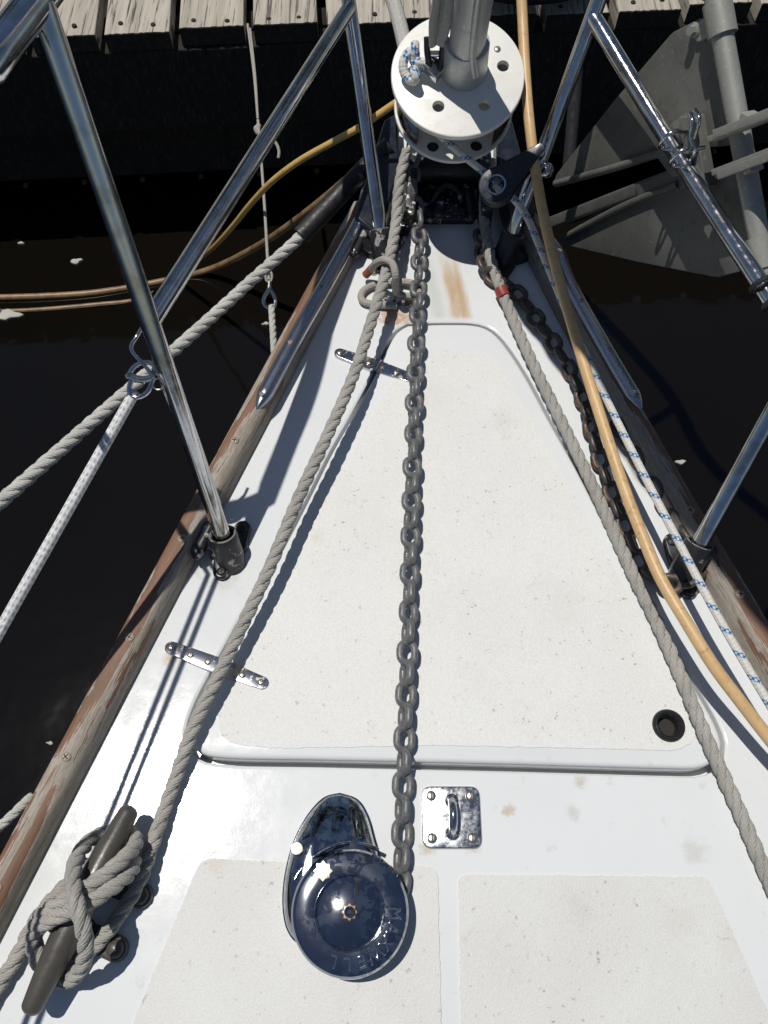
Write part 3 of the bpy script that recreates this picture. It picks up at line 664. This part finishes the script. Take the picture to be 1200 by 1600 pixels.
# ------------------------------------------------------------------ horn cleat and mooring line
zc = .044; A, B = at(206,1259,zc-.004), at(44,1586,zc-.004); ax = (B-A).normalized(); sd_ = V((0,0,1)).cross(ax)
ct = thing('horn_cleat', 'dark bronze horn cleat at the lower left wrapped in rope', 'cleat', A.lerp(B,.5)*1)
BASE[ct] = BASE[ct]
mb = MB(); tube(mb, [A, A.lerp(B,.25)+V((0,0,.004)), A.lerp(B,.5)+V((0,0,.005)), A.lerp(B,.75)+V((0,0,.004)), B], lambda q: .0163*(.60+.40*math.sin(math.pi*q))*math.sqrt(max(.004, 1-max(0, 1-min(q,1-q)/.036)**2)), 24, .0015); mb.build('horn', BRONZE, ct)
for q in (.37, .63):
    EP, EM = (1, .62) if sd_.x > 0 else (.62, 1)
    mb = MB(); m = A.lerp(B, q); lathe(mb, [(.017,-.002),(.014,.006),(.011,.016),(.0115,.03),(.013,.04)], V((m.x, m.y, 0)), (0,0,1), 24)
    f = (V((m.x, m.y, 0)), -sd_, ax, V((0,0,-1))); e = .043
    pz = [(e*s_+.013*math.cos(w_), .013*math.sin(w_)) for s_, ws in ((EP, np.linspace(-1.57,1.57,9)), (-EM, np.linspace(1.57,4.71,9))) for w_ in ws]
    f = (V((m.x, m.y, 0)), sd_, ax.copy(), sd_.cross(ax)); f = f if f[3].z > 0 else (f[0], sd_, -ax, sd_.cross(-ax))
    slab(mb, pz, -.001, .008, .004, fr=f); o = mb.build('foot', BRONZE, ct)
    for s_ in (EP, -EM): mb = MB(); ball(mb, V((m.x, m.y, .008))+sd_*s_*e, .0095, (1,1,.55)); mb.build('bolt_head', BRONZE, ct)
ropeA = [(636,235,.085),(626,275,.075),(621,315,.062),(618,355,.056),(607,410,.056),(590,470,.058),(555,580,.058),(512,680,.054),(468,775,.049),(420,890,.042),(375,985,.035),(340,1058,.030),(305,1130,.024),(283,1190,.018),(262,1250,.013),(243,1305,.016),(217,1378,.019),(188,1428,.018),(152,1474,.014),(115,1504,.013),(80,1506,.018),(54,1474,.033),(62,1434,.057),(98,1408,.073),(145,1380,.077),(188,1346,.066),(212,1318,.042),(200,1300,.018),(170,1300,.014),(143,1312,.03),(122,1338,.058),(114,1372,.082),(120,1412,.096),(130,1450,.092),(134,1488,.072),(122,1520,.044),(98,1532,.018),(70,1518,.014),(53,1486,.027),(56,1455,.050),(88,1433,.072),(132,1414,.078),(176,1386,.07),(205,1360,.046),(205,1338,.018),(172,1338,.0115),(128,1362,.0115),(85,1402,.0115),(55,1440,.012),(28,1492,.012),(-5,1545,.012),(-70,1650,.012)]
mb = laid([at(*p) for p in ropeA], .0084); tag(mb.build('mooring_rope', LAIDG, None, 0, loc=at(340,1058)), 'thick grey laid rope from the bow down to the lower left cleat', 'rope')
ropeB = [(768,250,.06),(758,300,.04),(757,345,.03),(767,405,.022),(784,455,.015),(828,558,.012),(868,640,.011),(905,715,.010),(945,800,.0105),(985,888,.012),(1025,970,.013),(1065,1060,.014),(1100,1145,.014),(1130,1212,.011),(1165,1290,.0095),(1200,1372,.0095),(1260,1500,.0095)]
mb = laid([at(*p) for p in ropeB], .0087); rb_ = mb.build('mooring_rope', LAIDG, None, 0, loc=at(905,715)); tag(rb_, 'flat grey laid rope with a red taped end on the right side of the deck', 'rope')
mb = MB(); tube(mb, [at(782,451,.0165), at(785,458,.0155), at(788,465,.0150)], .0100, 16, .003); mb.build('red_whipping', RED, rb_)

# small lashing and hasp near the left front leg
hsp = thing('hasp', 'small rust stained hasp on the deck left of the chain', 'hasp', at(622,470))
mb = MB(); slab(mb, roundpoly([at(602,458), at(646,468), at(642,484), at(597,474)], .003), -.001, .003, .0008); mb.build('base_plate', HINGE, hsp)
for x, y in ((616,466),(630,469)): mb = MB(); box(mb, at(x,y+5,.008), at(x,y-7,.008), .004, .014, bev=.001); mb.build('lug', HINGE, hsp)
screw(hsp, at(583,424,.002), (0,0,1), .007, PALES)
mb = MB(); tube(mb, [at(*p) for p in ((581,420,.03),(588,411,.055),(601,406,.071),(613,412,.073),(618,430,.066),(618,448,.040),(622,459,.017),(636,463,.014),(652,462,.012),(655,448,.010),(636,441,.010),(605,442,.007),(578,448,.0065),(565,459,.0065),(567,471,.0065),(588,476,.0065),(620,478,.007))], .0056, 14, .003)
lb = mb.build('lashing_cord', BRG, None, 60, loc=at(610,430)); tag(lb, 'short grey cord looped over the left mooring rope by the hasp', 'cord')
mb = MB(); tube(mb, [at(571,430,.014), at(577,424,.022), at(582,418,.032)], .0062, 12, .003); mb.build('orange_end', ORNG, lb)

# ------------------------------------------------------------------ other lines on the right
yh = [(812,-60,.30),(816,20,.26),(820,100,.23),(827,190,.20),(836,262,.17),(850,340,.14),(872,430,.115),(905,545,.10),(945,672,.09),(978,770,.085),(1003,835,.085),(1032,903,.085),(1070,968,.085),(1115,1040,.08),(1160,1100,.07),(1205,1158,.06),(1290,1260,.04)]
mb = MB(); tube(mb, [at(*p) for p in yh], .0073, 20, .006); tag(mb.build('hose', HOSE, None, 60, loc=at(978,770,.085)), 'tan yellow hose curving down the right side over the deck edge', 'hose')
fl = [(672,196,.19),(690,214,.185),(735,252,.165),(782,290,.14),(818,330,.12),(845,390,.11),(893,505,.10),(945,618,.09),(1000,730,.085),(1062,850,.085),(1120,960,.08),(1205,1105,.07),(1300,1260,.06)]
mb = MB(); tube(mb, [at(*p) for p in fl], .0050, 16, .004); tag(mb.build('furling_line', BRF, None, 60, loc=at(1000,730,.085)), 'white braided line with blue flecks leading aft through the black block', 'rope')

# pulley block and rail clamp
bc = atZ(776,293,1.17); tailp = atZ(838,254,1.19); nb_ = (V((0,0,1))-bc).normalized(); nb_ = (nb_+V((-.1,.15,.35))).normalized()
bt = thing('pulley_block', 'black teardrop pulley block beside the right front pulpit leg', 'pulley block', bc)
f0 = frame(bc, nb_, tailp-bc); L = (tailp-bc).length
tear = [(.0245*math.cos(q), .0245*math.sin(q)) for q in np.linspace(math.radians(62), math.radians(298), 22)]+[(L+.006*math.cos(q), .0065*math.sin(q)) for q in np.linspace(-1.1, 1.1, 7)]
for off in (.008, -.012):
    mb = MB(); slab(mb, tear, off, off+.004, .0015, holes=[circ((0,0), .0115, 20)], fr=f0, bottom=True); mb.build('cheek', NAVY if off > 0 else RUB, bt)
mb = MB(); lathe(mb, [(.012,-.008),(.0235,-.008),(.019,-.002),(.0235,.0075),(.012,.0075)], bc, nb_, 32, cap=False); mb.build('sheave', RUB, bt)
mb = MB(); lathe(mb, [(.0128+.0016*math.cos(q), .0125+.0016*math.sin(q)) for q in np.linspace(0, 2*math.pi, 9)], bc, nb_, 32, cap=False); lathe(mb, [(.0115,-.012),(.0115,.0125)], bc, nb_, 28, cap=False); mb.build('bearing_ring', STEEL, bt)
mb = MB(); box(mb, bc-f0[2]*.006-nb_*.004, bc+f0[2]*.006-nb_*.004, .007, .006, up=nb_); mb.build('axle_tab', FURL, bt)
screw(bt, tailp+nb_*.012, nb_, .004, STEEL)
cl = thing('rail_clamp', 'small chrome rail clamp with two round knobs behind the yellow hose', 'clamp', atZ(833,258,1.2))
for px, r in (((817,252), .0125), ((853,266), .0115)):
    mb = MB(); c = atZ(*px, 1.2); lathe(mb, [(r*.55,-.012),(r*.9,-.006),(r,0),(r*.85,.005),(r*.5,.008),(0,.009)], c, nb_, 24); mb.build('knob', CHROME, cl)
mb = MB(); bar(mb, atZ(817,252,1.205), atZ(853,266,1.205), .008); bar(mb, atZ(826,268,1.2), atZ(838,250,1.2), .006); mb.build('clamp_body', CHROME, cl)

# ------------------------------------------------------------------ roller furler
fa = V((0, -.326, .945)).normalized(); FC = V((.1, 1.028, .244)); ff_ = frame(FC, fa, (1,0,0)); RD = .0905
ft = thing('roller_furler', 'off white roller furling drum with round plates on the forestay', 'furler', FC)
def fp(x, y): p = onpl(x, y, FC, fa)-FC; return (p.dot(ff_[1]), p.dot(ff_[2]))
mb = MB(); slab(mb, circ((0,0), RD, 80), -.008, 0, .002, holes=[circ(fp(x, y), .0083, 18) for x, y in ((786,103),(685,166),(757,164),(742,42))], fr=ff_, bottom=True); dsc = mb.build('upper_plate', FURL, ft, 30)
screw(dsc, onpl(777,77,FC,fa), fa, .0048, PALES, False)
LOW = FC-fa*.070; fl2 = (LOW, ff_[1], ff_[2], ff_[3])
mb = MB(); slab(mb, circ((0,0), .0855, 72), -.006, 0, .002, holes=[circ((-.030,-.062), .0088, 18), circ((.032,-.061), .0088, 18)], fr=fl2, bottom=True); mb.build('lower_plate', LOWF, ft, 30)
mb = MB(); lathe(mb, [(.0,-.02),(.078,-.02),(.078,-.007)], LOW, fa, 48); mb.build('dark_backing', RUB, ft)  # black backing added so the holes in the lower plate look shaded
mb = MB(); lathe(mb, [(.026,-.07),(.022,-.06),(.022,-.02),(.028,-.009)], FC, fa, 40); mb.build('spool', LOWF, ft)
for a0, a1 in ((math.radians(-50), math.radians(60)), (math.radians(120), math.radians(230))):
    mb = MB(); lathe(mb, [(.083,-.069),(.083,-.009)], FC, fa, 24, a0=a0, a1=a1); lathe(mb, [(.0815,-.009),(.0815,-.069)], FC, fa, 24, a0=a0, a1=a1); mb.build('cage_guard', STEEL, ft)
CO = V(FC)+ff_[1]*fp(724,108)[0]+ff_[2]*fp(724,108)[1]
mb = MB(); lathe(mb, [(.0325,0),(.0322,.004),(.0305,.03),(.0295,.052),(.0285,.055),(.0245,.0555)], CO, fa, 44); mb.build('collar', FOIL, ft, 40)
mb = MB(); fr3 = (CO, ff_[1], ff_[2], fa); ell = [(.0235*math.cos(t), .0275*math.sin(t)) for t in np.linspace(0, 2*math.pi, 40, endpoint=False)]
slab(mb, ell, .05, 1.6, 0, fr=fr3); tube(mb, [CO+fa*.03+ff_[1]*.012-ff_[2]*.031, CO+fa*.06+ff_[1]*.006-ff_[2]*.0285, CO+fa*.12+ff_[1]*.002-ff_[2]*.0278, CO+fa*.9-ff_[2]*.0278], .0045, 10); mb.build('foil', FOIL, ft, 40)
mb = MB(); P = [CO+fa*t for t in np.linspace(.215, 1.6, 26)]
tube(mb, P, lambda q: .056*min(1, .55+q*6)+.002*math.sin(q*60), 28, .02); sl = mb.build('furled_sail', SAIL, None, 60, loc=P[0]); tag(sl, 'white furled sail rolled tightly round the forestay above the drum', 'sail')
# tack strap, shackle, stopper knot
s0, s1 = onpl(682,62,FC+fa*.05,fa), onpl(700,-40,FC+fa*.14,fa)
st = thing('tack_strap', 'grey webbing tack strap hanging beside the furler foil', 'strap', s0)
for dx in (-.008, .006):
    mb = MB(); d = V((dx,0,0)); tube(mb, [s0+d*.4+V((0,0,-.004)), s0.lerp(s1,.35)+d, s0.lerp(s1,.7)+d, s1+d, s1+(s1-s0)], .0105, 14, .005, sx=.5); mb.build('webbing_loop', WEB, st)
sk = thing('shackle', 'dark steel shackle under the grey tack strap on the drum', 'shackle', onpl(680,105,FC+fa*.015,fa))
q0, q1, q2 = onpl(667,58,FC+fa*.05,fa), onpl(676,112,FC+fa*.014,fa), onpl(692,64,FC+fa*.05,fa)
mb = MB(); tube(mb, [q0, onpl(668,85,FC+fa*.034,fa), onpl(674,108,FC+fa*.018,fa), onpl(684,112,FC+fa*.016,fa), onpl(690,90,FC+fa*.03,fa), q2], .0042, 12, .003); mb.build('bow', BLKC, sk)
mb = MB(); box(mb, onpl(667,95,FC+fa*.02,fa), onpl(690,118,FC+fa*.012,fa), .022, .014, up=fa, bev=.003); bar(mb, onpl(664,84,FC+fa*.03,fa), onpl(694,84,FC+fa*.03,fa), .004); mb.build('pin_block', STEEL, sk)
kc = onpl(648,106,FC+fa*.012,fa)
mb = MB()
tr = [(( .012*math.cos(t)+.0065*math.cos(3*t))*.85, (.012*math.sin(t)-.0065*math.sin(2*t))*1.25, .0055*math.sin(3*t)) for t in np.linspace(0, 2*math.pi, 40)]
tube(mb, [kc+ff_[1]*a+ff_[2]*b+fa*(c+.004) for a, b, c in tr], .0062, 12, .003); tube(mb, [kc+fa*.006+ff_[2]*.008, kc+fa*.016+ff_[2]*.016, kc+fa*.016+ff_[2]*.024], .0058, 12, .003)
tag(mb.build('stopper_knot', BRF, None, 60, loc=kc), 'white and blue rope stopper knot on top of the furler plate', 'knot')

# ------------------------------------------------------------------ fluke anchor on the pulpit
AN = V((-.86,-.40,.18)).normalized(); AQ = brax(1050,229)-AN*.048; af = frame(AQ, AN, (1,-.2,0))
an_ = thing('fluke_anchor', 'grey aluminium fluke anchor hung outside the right pulpit rail', 'anchor', AQ)
def apx(x, y, off=0.0): return onpl(x, y, AQ+AN*off, AN)
def a2(x, y, off=0.0): p = apx(x, y, off)-AQ; return (p.dot(af[1]), p.dot(af[2]))
def plate(px, t0, t1, name, mat, r=.006, bev=.0015):
    mb = MB(); slab(mb, roundpoly([a2(*p) for p in px], r, 4), t0, t1, bev, fr=af, bottom=True); return mb.build(name, mat, an_, 30)
plate([(866,288),(872,272),(960,160),(1054,50),(1102,26),(1128,55),(1150,226),(1048,238),(1030,240),(960,262),(905,280)], -.004, .004, 'fluke', ANCH)
plate([(876,380),(905,352),(975,322),(1060,288),(1160,262),(1185,360),(1172,420),(1124,433),(1000,409)], -.004, .004, 'fluke', ANCH)
mb = MB(); tube(mb, [apx(868,287,.006), apx(950,265,.007), apx(1036,238,.006)], .0055, 10, .01); mb.build('fluke_rib', ANCH, an_)
mb = MB(); tube(mb, [apx(880,372,.006), apx(975,322,.007), apx(1060,288,.006)], .0055, 10, .01); mb.build('fluke_rib', ANCH, an_)
mb = MB(); bar(mb, apx(1108,-60,.014), apx(1196,430,.014), .0125, 24); mb.build('stock', STOCK, an_)
mb = MB(); box(mb, apx(864,347,-.006), apx(1075,266,-.006), .018, .016, up=AN, bev=.003); box(mb, apx(1000,305,.0), apx(1080,270,.0), .03, .012, up=AN, bev=.003); mb.build('shank_tip', ANCH, an_)
for (a, b, c) in (((1116,216),(1260,160),-6), ((1122,268),(1260,216),6)):
    mb = MB(); box(mb, apx(*a,.035), apx(*b,.035), .007, .022, up=AN, bev=.001)
    box(mb, apx(a[0], a[1]+c, .044), apx(b[0], b[1]+c, .044), .010, .005, up=AN, bev=.001)
    m = [a[0]+(b[0]-a[0])*.36, a[1]+(b[1]-a[1])*.36]; box(mb, apx(m[0], m[1]-2, .03), apx(m[0]+6, m[1]+c*3.2, .03), .012, .02, up=AN, bev=.001)
    mb.build('shank_rail', STOCK, an_)
plate([(1088,178),(1112,176),(1131,286),(1106,294)], .012, .030, 'crown_plate', ANCH, .002)
for (x, y) in ((1103,12),(1188,395)):
    mb = MB(); c = apx(x+22 if y < 100 else x, y+18 if y < 100 else y, .014); d = (apx(1196,430,.014)-apx(1108,-60,.014)).normalized(); lathe(mb, [(.0128,-.018),(.0165,-.018),(.0165,.018),(.0128,.018)], c, d, 28)
    if y < 100: slab(mb, roundpoly([a2(1086,44), a2(1118,20), a2(1126,50), a2(1098,66)], .004), .004, .009, .001, fr=af)
    mb.build('stock_collar', STOCK, an_)
mb = MB(); lathe(mb, [(.0085,.004),(.0085,.011),(.006,.012),(.006,.018),(0,.018)], apx(1095,46,.0), AN, 6); mb.build('nut', STOCK, an_)
# second small fluke edge on the far right
ab = thing('anchor_bracket', 'steel bracket with two u bolts clamping the anchor to the rail', 'bracket', brax(1056,240))
for px in ((1044,222),(1062,247)):
    mb = MB(); c = brax(*px); f = frame(c, bd, AN)
    P = [c+(f[1]*math.cos(t)+f[2]*math.sin(t))*.0140 for t in np.linspace(-2.2, 2.2, 24)]; P = [P[0]-AN*.02]+P+[P[-1]-AN*.02]
    tube(mb, P, .0026, 10, .003); mb.build('u_bolt', STEEL, ab)
mb = MB(); c = brax(1054,236)-AN*.017; f = frame(c, AN, bd)
def b2(x, y): p = onpl(x, y, c, AN)-c; return (p.dot(f[1]), p.dot(f[2]))
slab(mb, roundpoly([b2(1022,239), b2(1034,233), b2(1066,272), b2(1050,279)], .002), -.003, .0, .0008, fr=f, bottom=True)
box(mb, apx(1050,215,.02), apx(1078,195,.02), .03, .006, up=AN, bev=.001); mb.build('clamp_plate', ANCH, ab)
mb = MB(); tube(mb, [apx(1078,178,.036), apx(1082,190,.04), apx(1078,212,.04), apx(1086,236,.036), apx(1079,252,.03)], .003, 10, .003); tube(mb, [apx(1085,172,.036), apx(1092,186,.04), apx(1084,216,.04)], .003, 10, .003); mb.build('retaining_clip', STEEL, ab)

# ------------------------------------------------------------------ mooring lines and fittings on the left
lc = [(640,205,1.33),(610,228,1.35),(570,264,1.365),(520,316,1.375),(465,374,1.375),(400,432,1.36),(320,505,1.31),(240,575,1.25),(120,680,1.17),(0,785,1.1),(-160,925,1.02)]
mb = laid([atZ(*p) for p in lc[3:]], .0098); o = mb.build('dock_line', LAIDW, None, 0, loc=atZ(240,575,1.25)); tag(o, 'pale laid dock line with black chafe hose, leading off the left bow', 'rope')
mb = MB(); tube(mb, [atZ(*p) for p in lc[1:4]]+[atZ(470,369,1.375)], .0158, 22, .006); mb.build('chafe_hose', RUB, o)
mb = MB(); tube(mb, [atZ(211,612,.905), atZ(195,640,.90), atZ(100,808,.87), atZ(0,985,.85), atZ(-80,1130,.83)], .0060, 18, .004); o = mb.build('tether_rope', BRW, None, 60, loc=atZ(100,808,.87)); tag(o, 'white braided rope hanging from the snap shackle on the left', 'rope')
sh = thing('snap_shackle', 'bright steel snap shackle hooked on the wire bail of the left leg', 'shackle', atZ(222,592,.90))
Zs = .90
mb = MB(); tube(mb, [atZ(x, y, Zs) for x, y in ((206,592),(202,608),(207,620),(219,620),(231,612),(238,594))], .0028, 12, .002); mb.build('swivel_bail', STEEL, sh)
mb = MB(); tube(mb, [atZ(x, y, Zs) for x, y in ((205,588),(214,592),(226,593),(238,590))], .0040, 12, .002); mb.build('body', STEEL, sh)
mb = MB(); tube(mb, [atZ(x, y, Zs) for x, y in ((202,584),(210,573),(222,567),(235,567),(243,574))], .0026, 12, .002); mb.build('jaw', STEEL, sh)
mb = MB(); lathe(mb, [(.005,-.006),(.0055,.004),(.003,.005),(0,.0055)], atZ(245,578,Zs-.006), (V((0,0,1))-atZ(245,578,Zs)).normalized(), 20); ball(mb, atZ(200,588,Zs), .0035); mb.build('pivot', STEEL, sh)
mb = MB(); tube(mb, [atZ(247+8.5*math.cos(t), 600+9*math.sin(t), Zs-.004+.002*math.sin(t)) for t in np.linspace(0, 6.1, 20)], .0009, 8, .001); mb.build('pull_ring', PALES, sh)
mb = MB(); tube(mb, [atZ(222,512,.885), atZ(214,525,.88), atZ(205,541,.88), atZ(207,550,.88), atZ(225,570,.885), atZ(241,590,.885)], .0021, 12, .002); mb.build('wire_bail', STEEL, pul)
# thin cord with snap hook from the dock
ct_ = [(387,38,1.745),(390,60,1.735),(397,115,1.69),(403,185,1.63),(412,300,1.53),(418,400,1.45),(420,438,1.42)]
mb = MB(); tube(mb, [atZ(*p) for p in ct_], .0028, 10, .005); tube(mb, [atZ(391,45,1.74), atZ(399,120,1.685), atZ(403,186,1.625)], .0024, 10, .005)
for i in range(4): ball(mb, atZ(402+random.uniform(-2,2), 198+i*3, 1.62), .006)
tube(mb, [atZ(410,208,1.61), atZ(430,222,1.61), atZ(436,236,1.61), atZ(435,247,1.61)], .003, 10, .004); tube(mb, [atZ(420+5*math.cos(t), 432+9*math.sin(t), 1.42) for t in np.linspace(0, 6.28, 16)], .0022, 8, .003)
tag(mb.build('thin_cord', BRG, None, 60, loc=atZ(403,185,1.63)), 'thin white knotted cord hanging from the dock edge to a snap hook', 'cord')
mb = MB(); tube(mb, [atZ(*p, 1.405) for p in ((421,440),(420,452),(413,464),(412,474),(418,481),(427,480),(430,472),(428,462),(423,453))], .0034, 10, .003); bar(mb, atZ(424,453,1.405), atZ(431,474,1.405), .0022, 10)
tag(mb.build('snap_hook', STRIP, None, 60, loc=atZ(421,462,1.405)), 'grey metal snap hook joining thin cord to the laid lanyard', 'hook')
mb = laid([atZ(424,478,1.40), atZ(426,510,1.385), atZ(428,545,1.37), atZ(432,600,1.36)], .0056); tag(mb.build('lanyard', LAIDW, None, 0, loc=atZ(426,510,1.385)), 'short white laid lanyard under the snap hook outside the left toe rail', 'rope')
mb = laid([atZ(-60,1345,1.02), atZ(-10,1300,1.02), atZ(25,1268,1.03), atZ(50,1244,1.05)], .0062); tag(mb.build('fender_line', LAIDW, None, 0, loc=atZ(0,1290,1.02)), 'thin white laid rope passing under the left toe rail at bottom left', 'rope')
# cords in the water
mb = MB(); tube(mb, [atZ(*p) for p in ((668,128,1.24),(615,163,1.26),(560,200,1.29),(520,222,1.32),(470,250,1.36),(428,281,1.41),(395,315,1.49),(365,352,1.60),(335,385,1.74),(300,412,1.92))]+[at(262,434,WL-.03)], .0054, 16, .008)
tag(mb.build('power_cord', HOSEM, None, 60, loc=atZ(520,222,1.32)), 'yellow cord drooping from the bow into the dark water on the left', 'cord')
mb = MB(); tube(mb, [atZ(640,190,1.42), atZ(600,225,1.46), atZ(560,264,1.53), atZ(480,331,1.70), atZ(400,386,1.90)]+[at(*p) for p in ((318,424,WL+.012),(240,442,WL+.002),(150,457,WL+.003),(60,463,WL+.004),(-60,466,WL+.004))], .0078, 16, .01)
tag(mb.build('muddy_cord', MUD, None, 60, loc=atZ(480,331,1.70)), 'brown muddy cord rising from the water to the bow below the yellow one', 'cord')
mb = MB(); tube(mb, [at(*p) for p in ((258,448,WL-.008),(215,468,WL-.003),(150,476,WL-.002),(60,484,WL-.002),(-60,489,WL-.002))], .0058, 12, .01)
tag(mb.build('muddy_cord', MUD, None, 60, loc=at(100,480,WL)), 'lower brown cord lying half sunk in the water at the left edge', 'cord')
# scum flecks on the water
def fleck(x, y, r, label):
    c = at(x, y, WL+.002); r *= .78; n = 16; mb = MB(); pts = [(r*(1+.35*math.sin(2*t+x)+.2*math.sin(5*t+y))*math.cos(t)*1.2, r*(1+.35*math.sin(3*t+y))*math.sin(t)*.7) for t in np.linspace(0, 2*math.pi, n, endpoint=False)]
    slab(mb, pts, -.004, .003, .002, fr=(c, V((1,0,0)), V((0,1,0)), V((0,0,1)))); tag(mb.build('foam_fleck', FOAM, None, 60, loc=c), label, 'foam', 'scum flecks on the water')
for x, y, r, l in ((14,492,.026,'largest pale scum fleck at the left edge below the cords'),(119,408,.015,'oval pale scum fleck above the brown cord'),(33,380,.007,'tiny square scum fleck near the left edge above the cords'),(415,506,.008,'small scum fleck beside the laid lanyard'),(1063,722,.010,'long scum fleck just outside the right toe rail'),(78,1161,.006,'tiny white scum dot beside the left toe rail')): fleck(x, y, r, l)

# ------------------------------------------------------------------ dock
D0, D1 = at(100,54,-.13), at(1000,14,-.13); du = (D1-D0).normalized(); dw = V((-du.y, du.x, 0)); DF = (D0, du, dw, V((0,0,1)))
dk = thing('dock', 'weathered grey plank dock along the top of the picture', 'dock', D0)
def dU(px, y): p = at(px, y, -.13)-D0; return p.dot(du)
g0, g1 = dU(155,52), dU(388,40); pit = (g1-g0)/2; gap = .020
for i in range(-8, 16):
    u0 = g0+i*pit+gap/2; u1 = u0+pit-gap; e = random.uniform(-.006, .006)
    mb = MB(); edge = [(u0, e+random.uniform(-.002,.002))]+[(u0+(u1-u0)*q, e+random.uniform(-.0016,.0016)) for q in np.linspace(.05,.95,22)]+[(u1, e)]
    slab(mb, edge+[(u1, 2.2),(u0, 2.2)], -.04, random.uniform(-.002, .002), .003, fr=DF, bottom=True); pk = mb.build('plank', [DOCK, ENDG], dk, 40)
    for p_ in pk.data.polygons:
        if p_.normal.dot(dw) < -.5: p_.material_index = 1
    pk.data.transform(Matrix.Translation(V((i*.37, i*.91, 0)))); pk.location = -V((i*.37, i*.91, 0))
    BASE[pk] = BASE[dk]
    for q in (.24, .72):
        s_ = screw(dk, D0+du*(u0+(u1-u0)*(q+random.uniform(-.05,.05)))+dw*(.022+random.uniform(-.004,.006))+V((0,0,.0015)), (0,0,1), .0052, SLOT, True, 'nail')
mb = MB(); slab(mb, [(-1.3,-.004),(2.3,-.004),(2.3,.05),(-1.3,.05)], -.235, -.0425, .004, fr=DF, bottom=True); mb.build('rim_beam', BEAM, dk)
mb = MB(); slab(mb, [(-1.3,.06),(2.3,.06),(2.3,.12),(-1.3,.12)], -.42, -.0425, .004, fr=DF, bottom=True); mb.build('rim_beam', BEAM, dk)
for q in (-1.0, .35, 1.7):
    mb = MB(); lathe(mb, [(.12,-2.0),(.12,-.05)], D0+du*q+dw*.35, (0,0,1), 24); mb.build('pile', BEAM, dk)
mb = MB(); slab(mb, [(-1.3,.16),(2.3,.16),(2.3,2.1),(-1.3,2.1)], -.95, -.26, .02, fr=DF, bottom=True); mb.build('added_sun_block', BEAM, dk)  # unseen body added under the planks to block sun through the gaps
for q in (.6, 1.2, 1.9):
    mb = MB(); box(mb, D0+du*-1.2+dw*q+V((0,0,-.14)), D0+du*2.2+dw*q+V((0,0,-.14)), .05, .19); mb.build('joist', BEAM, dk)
# dark coil and hanging strap on the dock edge
cc = at(812,-60,-.10); mb = MB(); P = []
for t in np.linspace(0, 2*math.pi*5, 160): r = .135+.035*math.sin(t*.37)+.02*math.sin(t*.9+1); P.append(cc+V((math.cos(t)*r*1.05, math.sin(t)*r, .016*t/(2*math.pi)+.008*math.sin(t*1.7))))
tube(mb, P, .015, 12, .012); tag(mb.build('hose_coil', DKST, None, 60, loc=cc), 'coil of dark hose lying on the dock behind the furler', 'hose')
mb = MB(); bs = [atZ(902,90,1.32), atZ(898,150,1.34), atZ(892,220,1.36), atZ(886,285,1.38)]; tube(mb, bs, .010, 10, .01, sx=1.0); tag(mb.build('hanging_strap', DKST, None, 60, loc=bs[0]), 'dark strap hanging behind the right front pulpit leg', 'strap')
mb = MB(); P = [atZ(600,-40,1.45), atZ(617,10,1.42), atZ(630,60,1.38), atZ(640,110,1.34)]; tube(mb, P, .0125, 14, .008); tag(mb.build('grey_rope', WEB, None, 60, loc=P[0]), 'grey woven rope coming down behind the furler from the dock', 'rope')
mb = MB(); box(mb, atZ(648,92,1.36), atZ(646,38,1.38), .017, .004, up=(V((0,0,1))-atZ(648,60,1.36)).normalized(), bev=.001); tag(mb.build('metal_tag', STRIP, None, 40, loc=atZ(648,60,1.36)), 'small shiny metal strip standing behind the furler plate', 'metal strip')

# ------------------------------------------------------------------ trees on the bank beyond the dock, seen mirrored in the chrome
def m_leaf():
    k = Mat('leaf_green', (.05,.08,.03), .6); k.set('Base Color', k.mix(k.step(k.noise(1.2, 4), .35, .65), (.035,.06,.02), (.075,.11,.04))); return k.m
LEAF, BARK = m_leaf(), m_paint('bark', (.10,.08,.06), .9)
def tree(x, y, h, rad):
    t = thing('tree', 'leafy tree on the bank beyond the dock', 'tree', (x, y, -.7), 'trees on the bank beyond the dock')
    mb = MB(); top = V((x+random.uniform(-.6,.6), y, h*.8)); tube(mb, [V((x, y, -.8)), V((x+.1, y, h*.3)), top], lambda q: .28*(1-.8*q)+.02, 10, .6)
    for _ in range(6):
        a = random.uniform(0, 6.28); st_ = V((x, y, -.8)).lerp(top, random.uniform(.4, .85)); tube(mb, [st_, st_+V((math.cos(a)*rad*.4, math.sin(a)*rad*.4, h*.08)), st_+V((math.cos(a)*rad*.75, math.sin(a)*rad*.75, h*.2))], .06, 6, .6)
    mb.build('trunk', BARK, t)
    mb = MB(); cl_ = []
    for _ in range(34):
        a, e, q = random.uniform(0, 6.28), random.uniform(-1, 1), random.random()**.4
        cl_.append(V((x+math.cos(a)*rad*q*math.sqrt(1-e*e), y+math.sin(a)*rad*q*math.sqrt(1-e*e), h*.64+e*q*h*.36)))
    for c in cl_:
        rr = random.uniform(.5, 1.1)*rad*.34
        for _ in range(46):
            d = V((random.gauss(0,1), random.gauss(0,1), random.gauss(0,1))).normalized()*rr*random.random()**.5; u = V((random.gauss(0,1), random.gauss(0,1), random.gauss(0,1))).normalized(); w_ = u.orthogonal().normalized(); z_ = random.uniform(.14,.3); p = c+d
            mb.add([p-u*z_, p+w_*z_*.6, p+u*z_, p-w_*z_*.6], [[0,1,2,3]])
    mb.build('crown', LEAF, t, 0)
for i in range(9): tree(-17+i*4.4+random.uniform(-1,1), 14.5+random.uniform(-1.5,3)+abs(i-4)*.5, random.uniform(10,14), random.uniform(2.8,3.8))
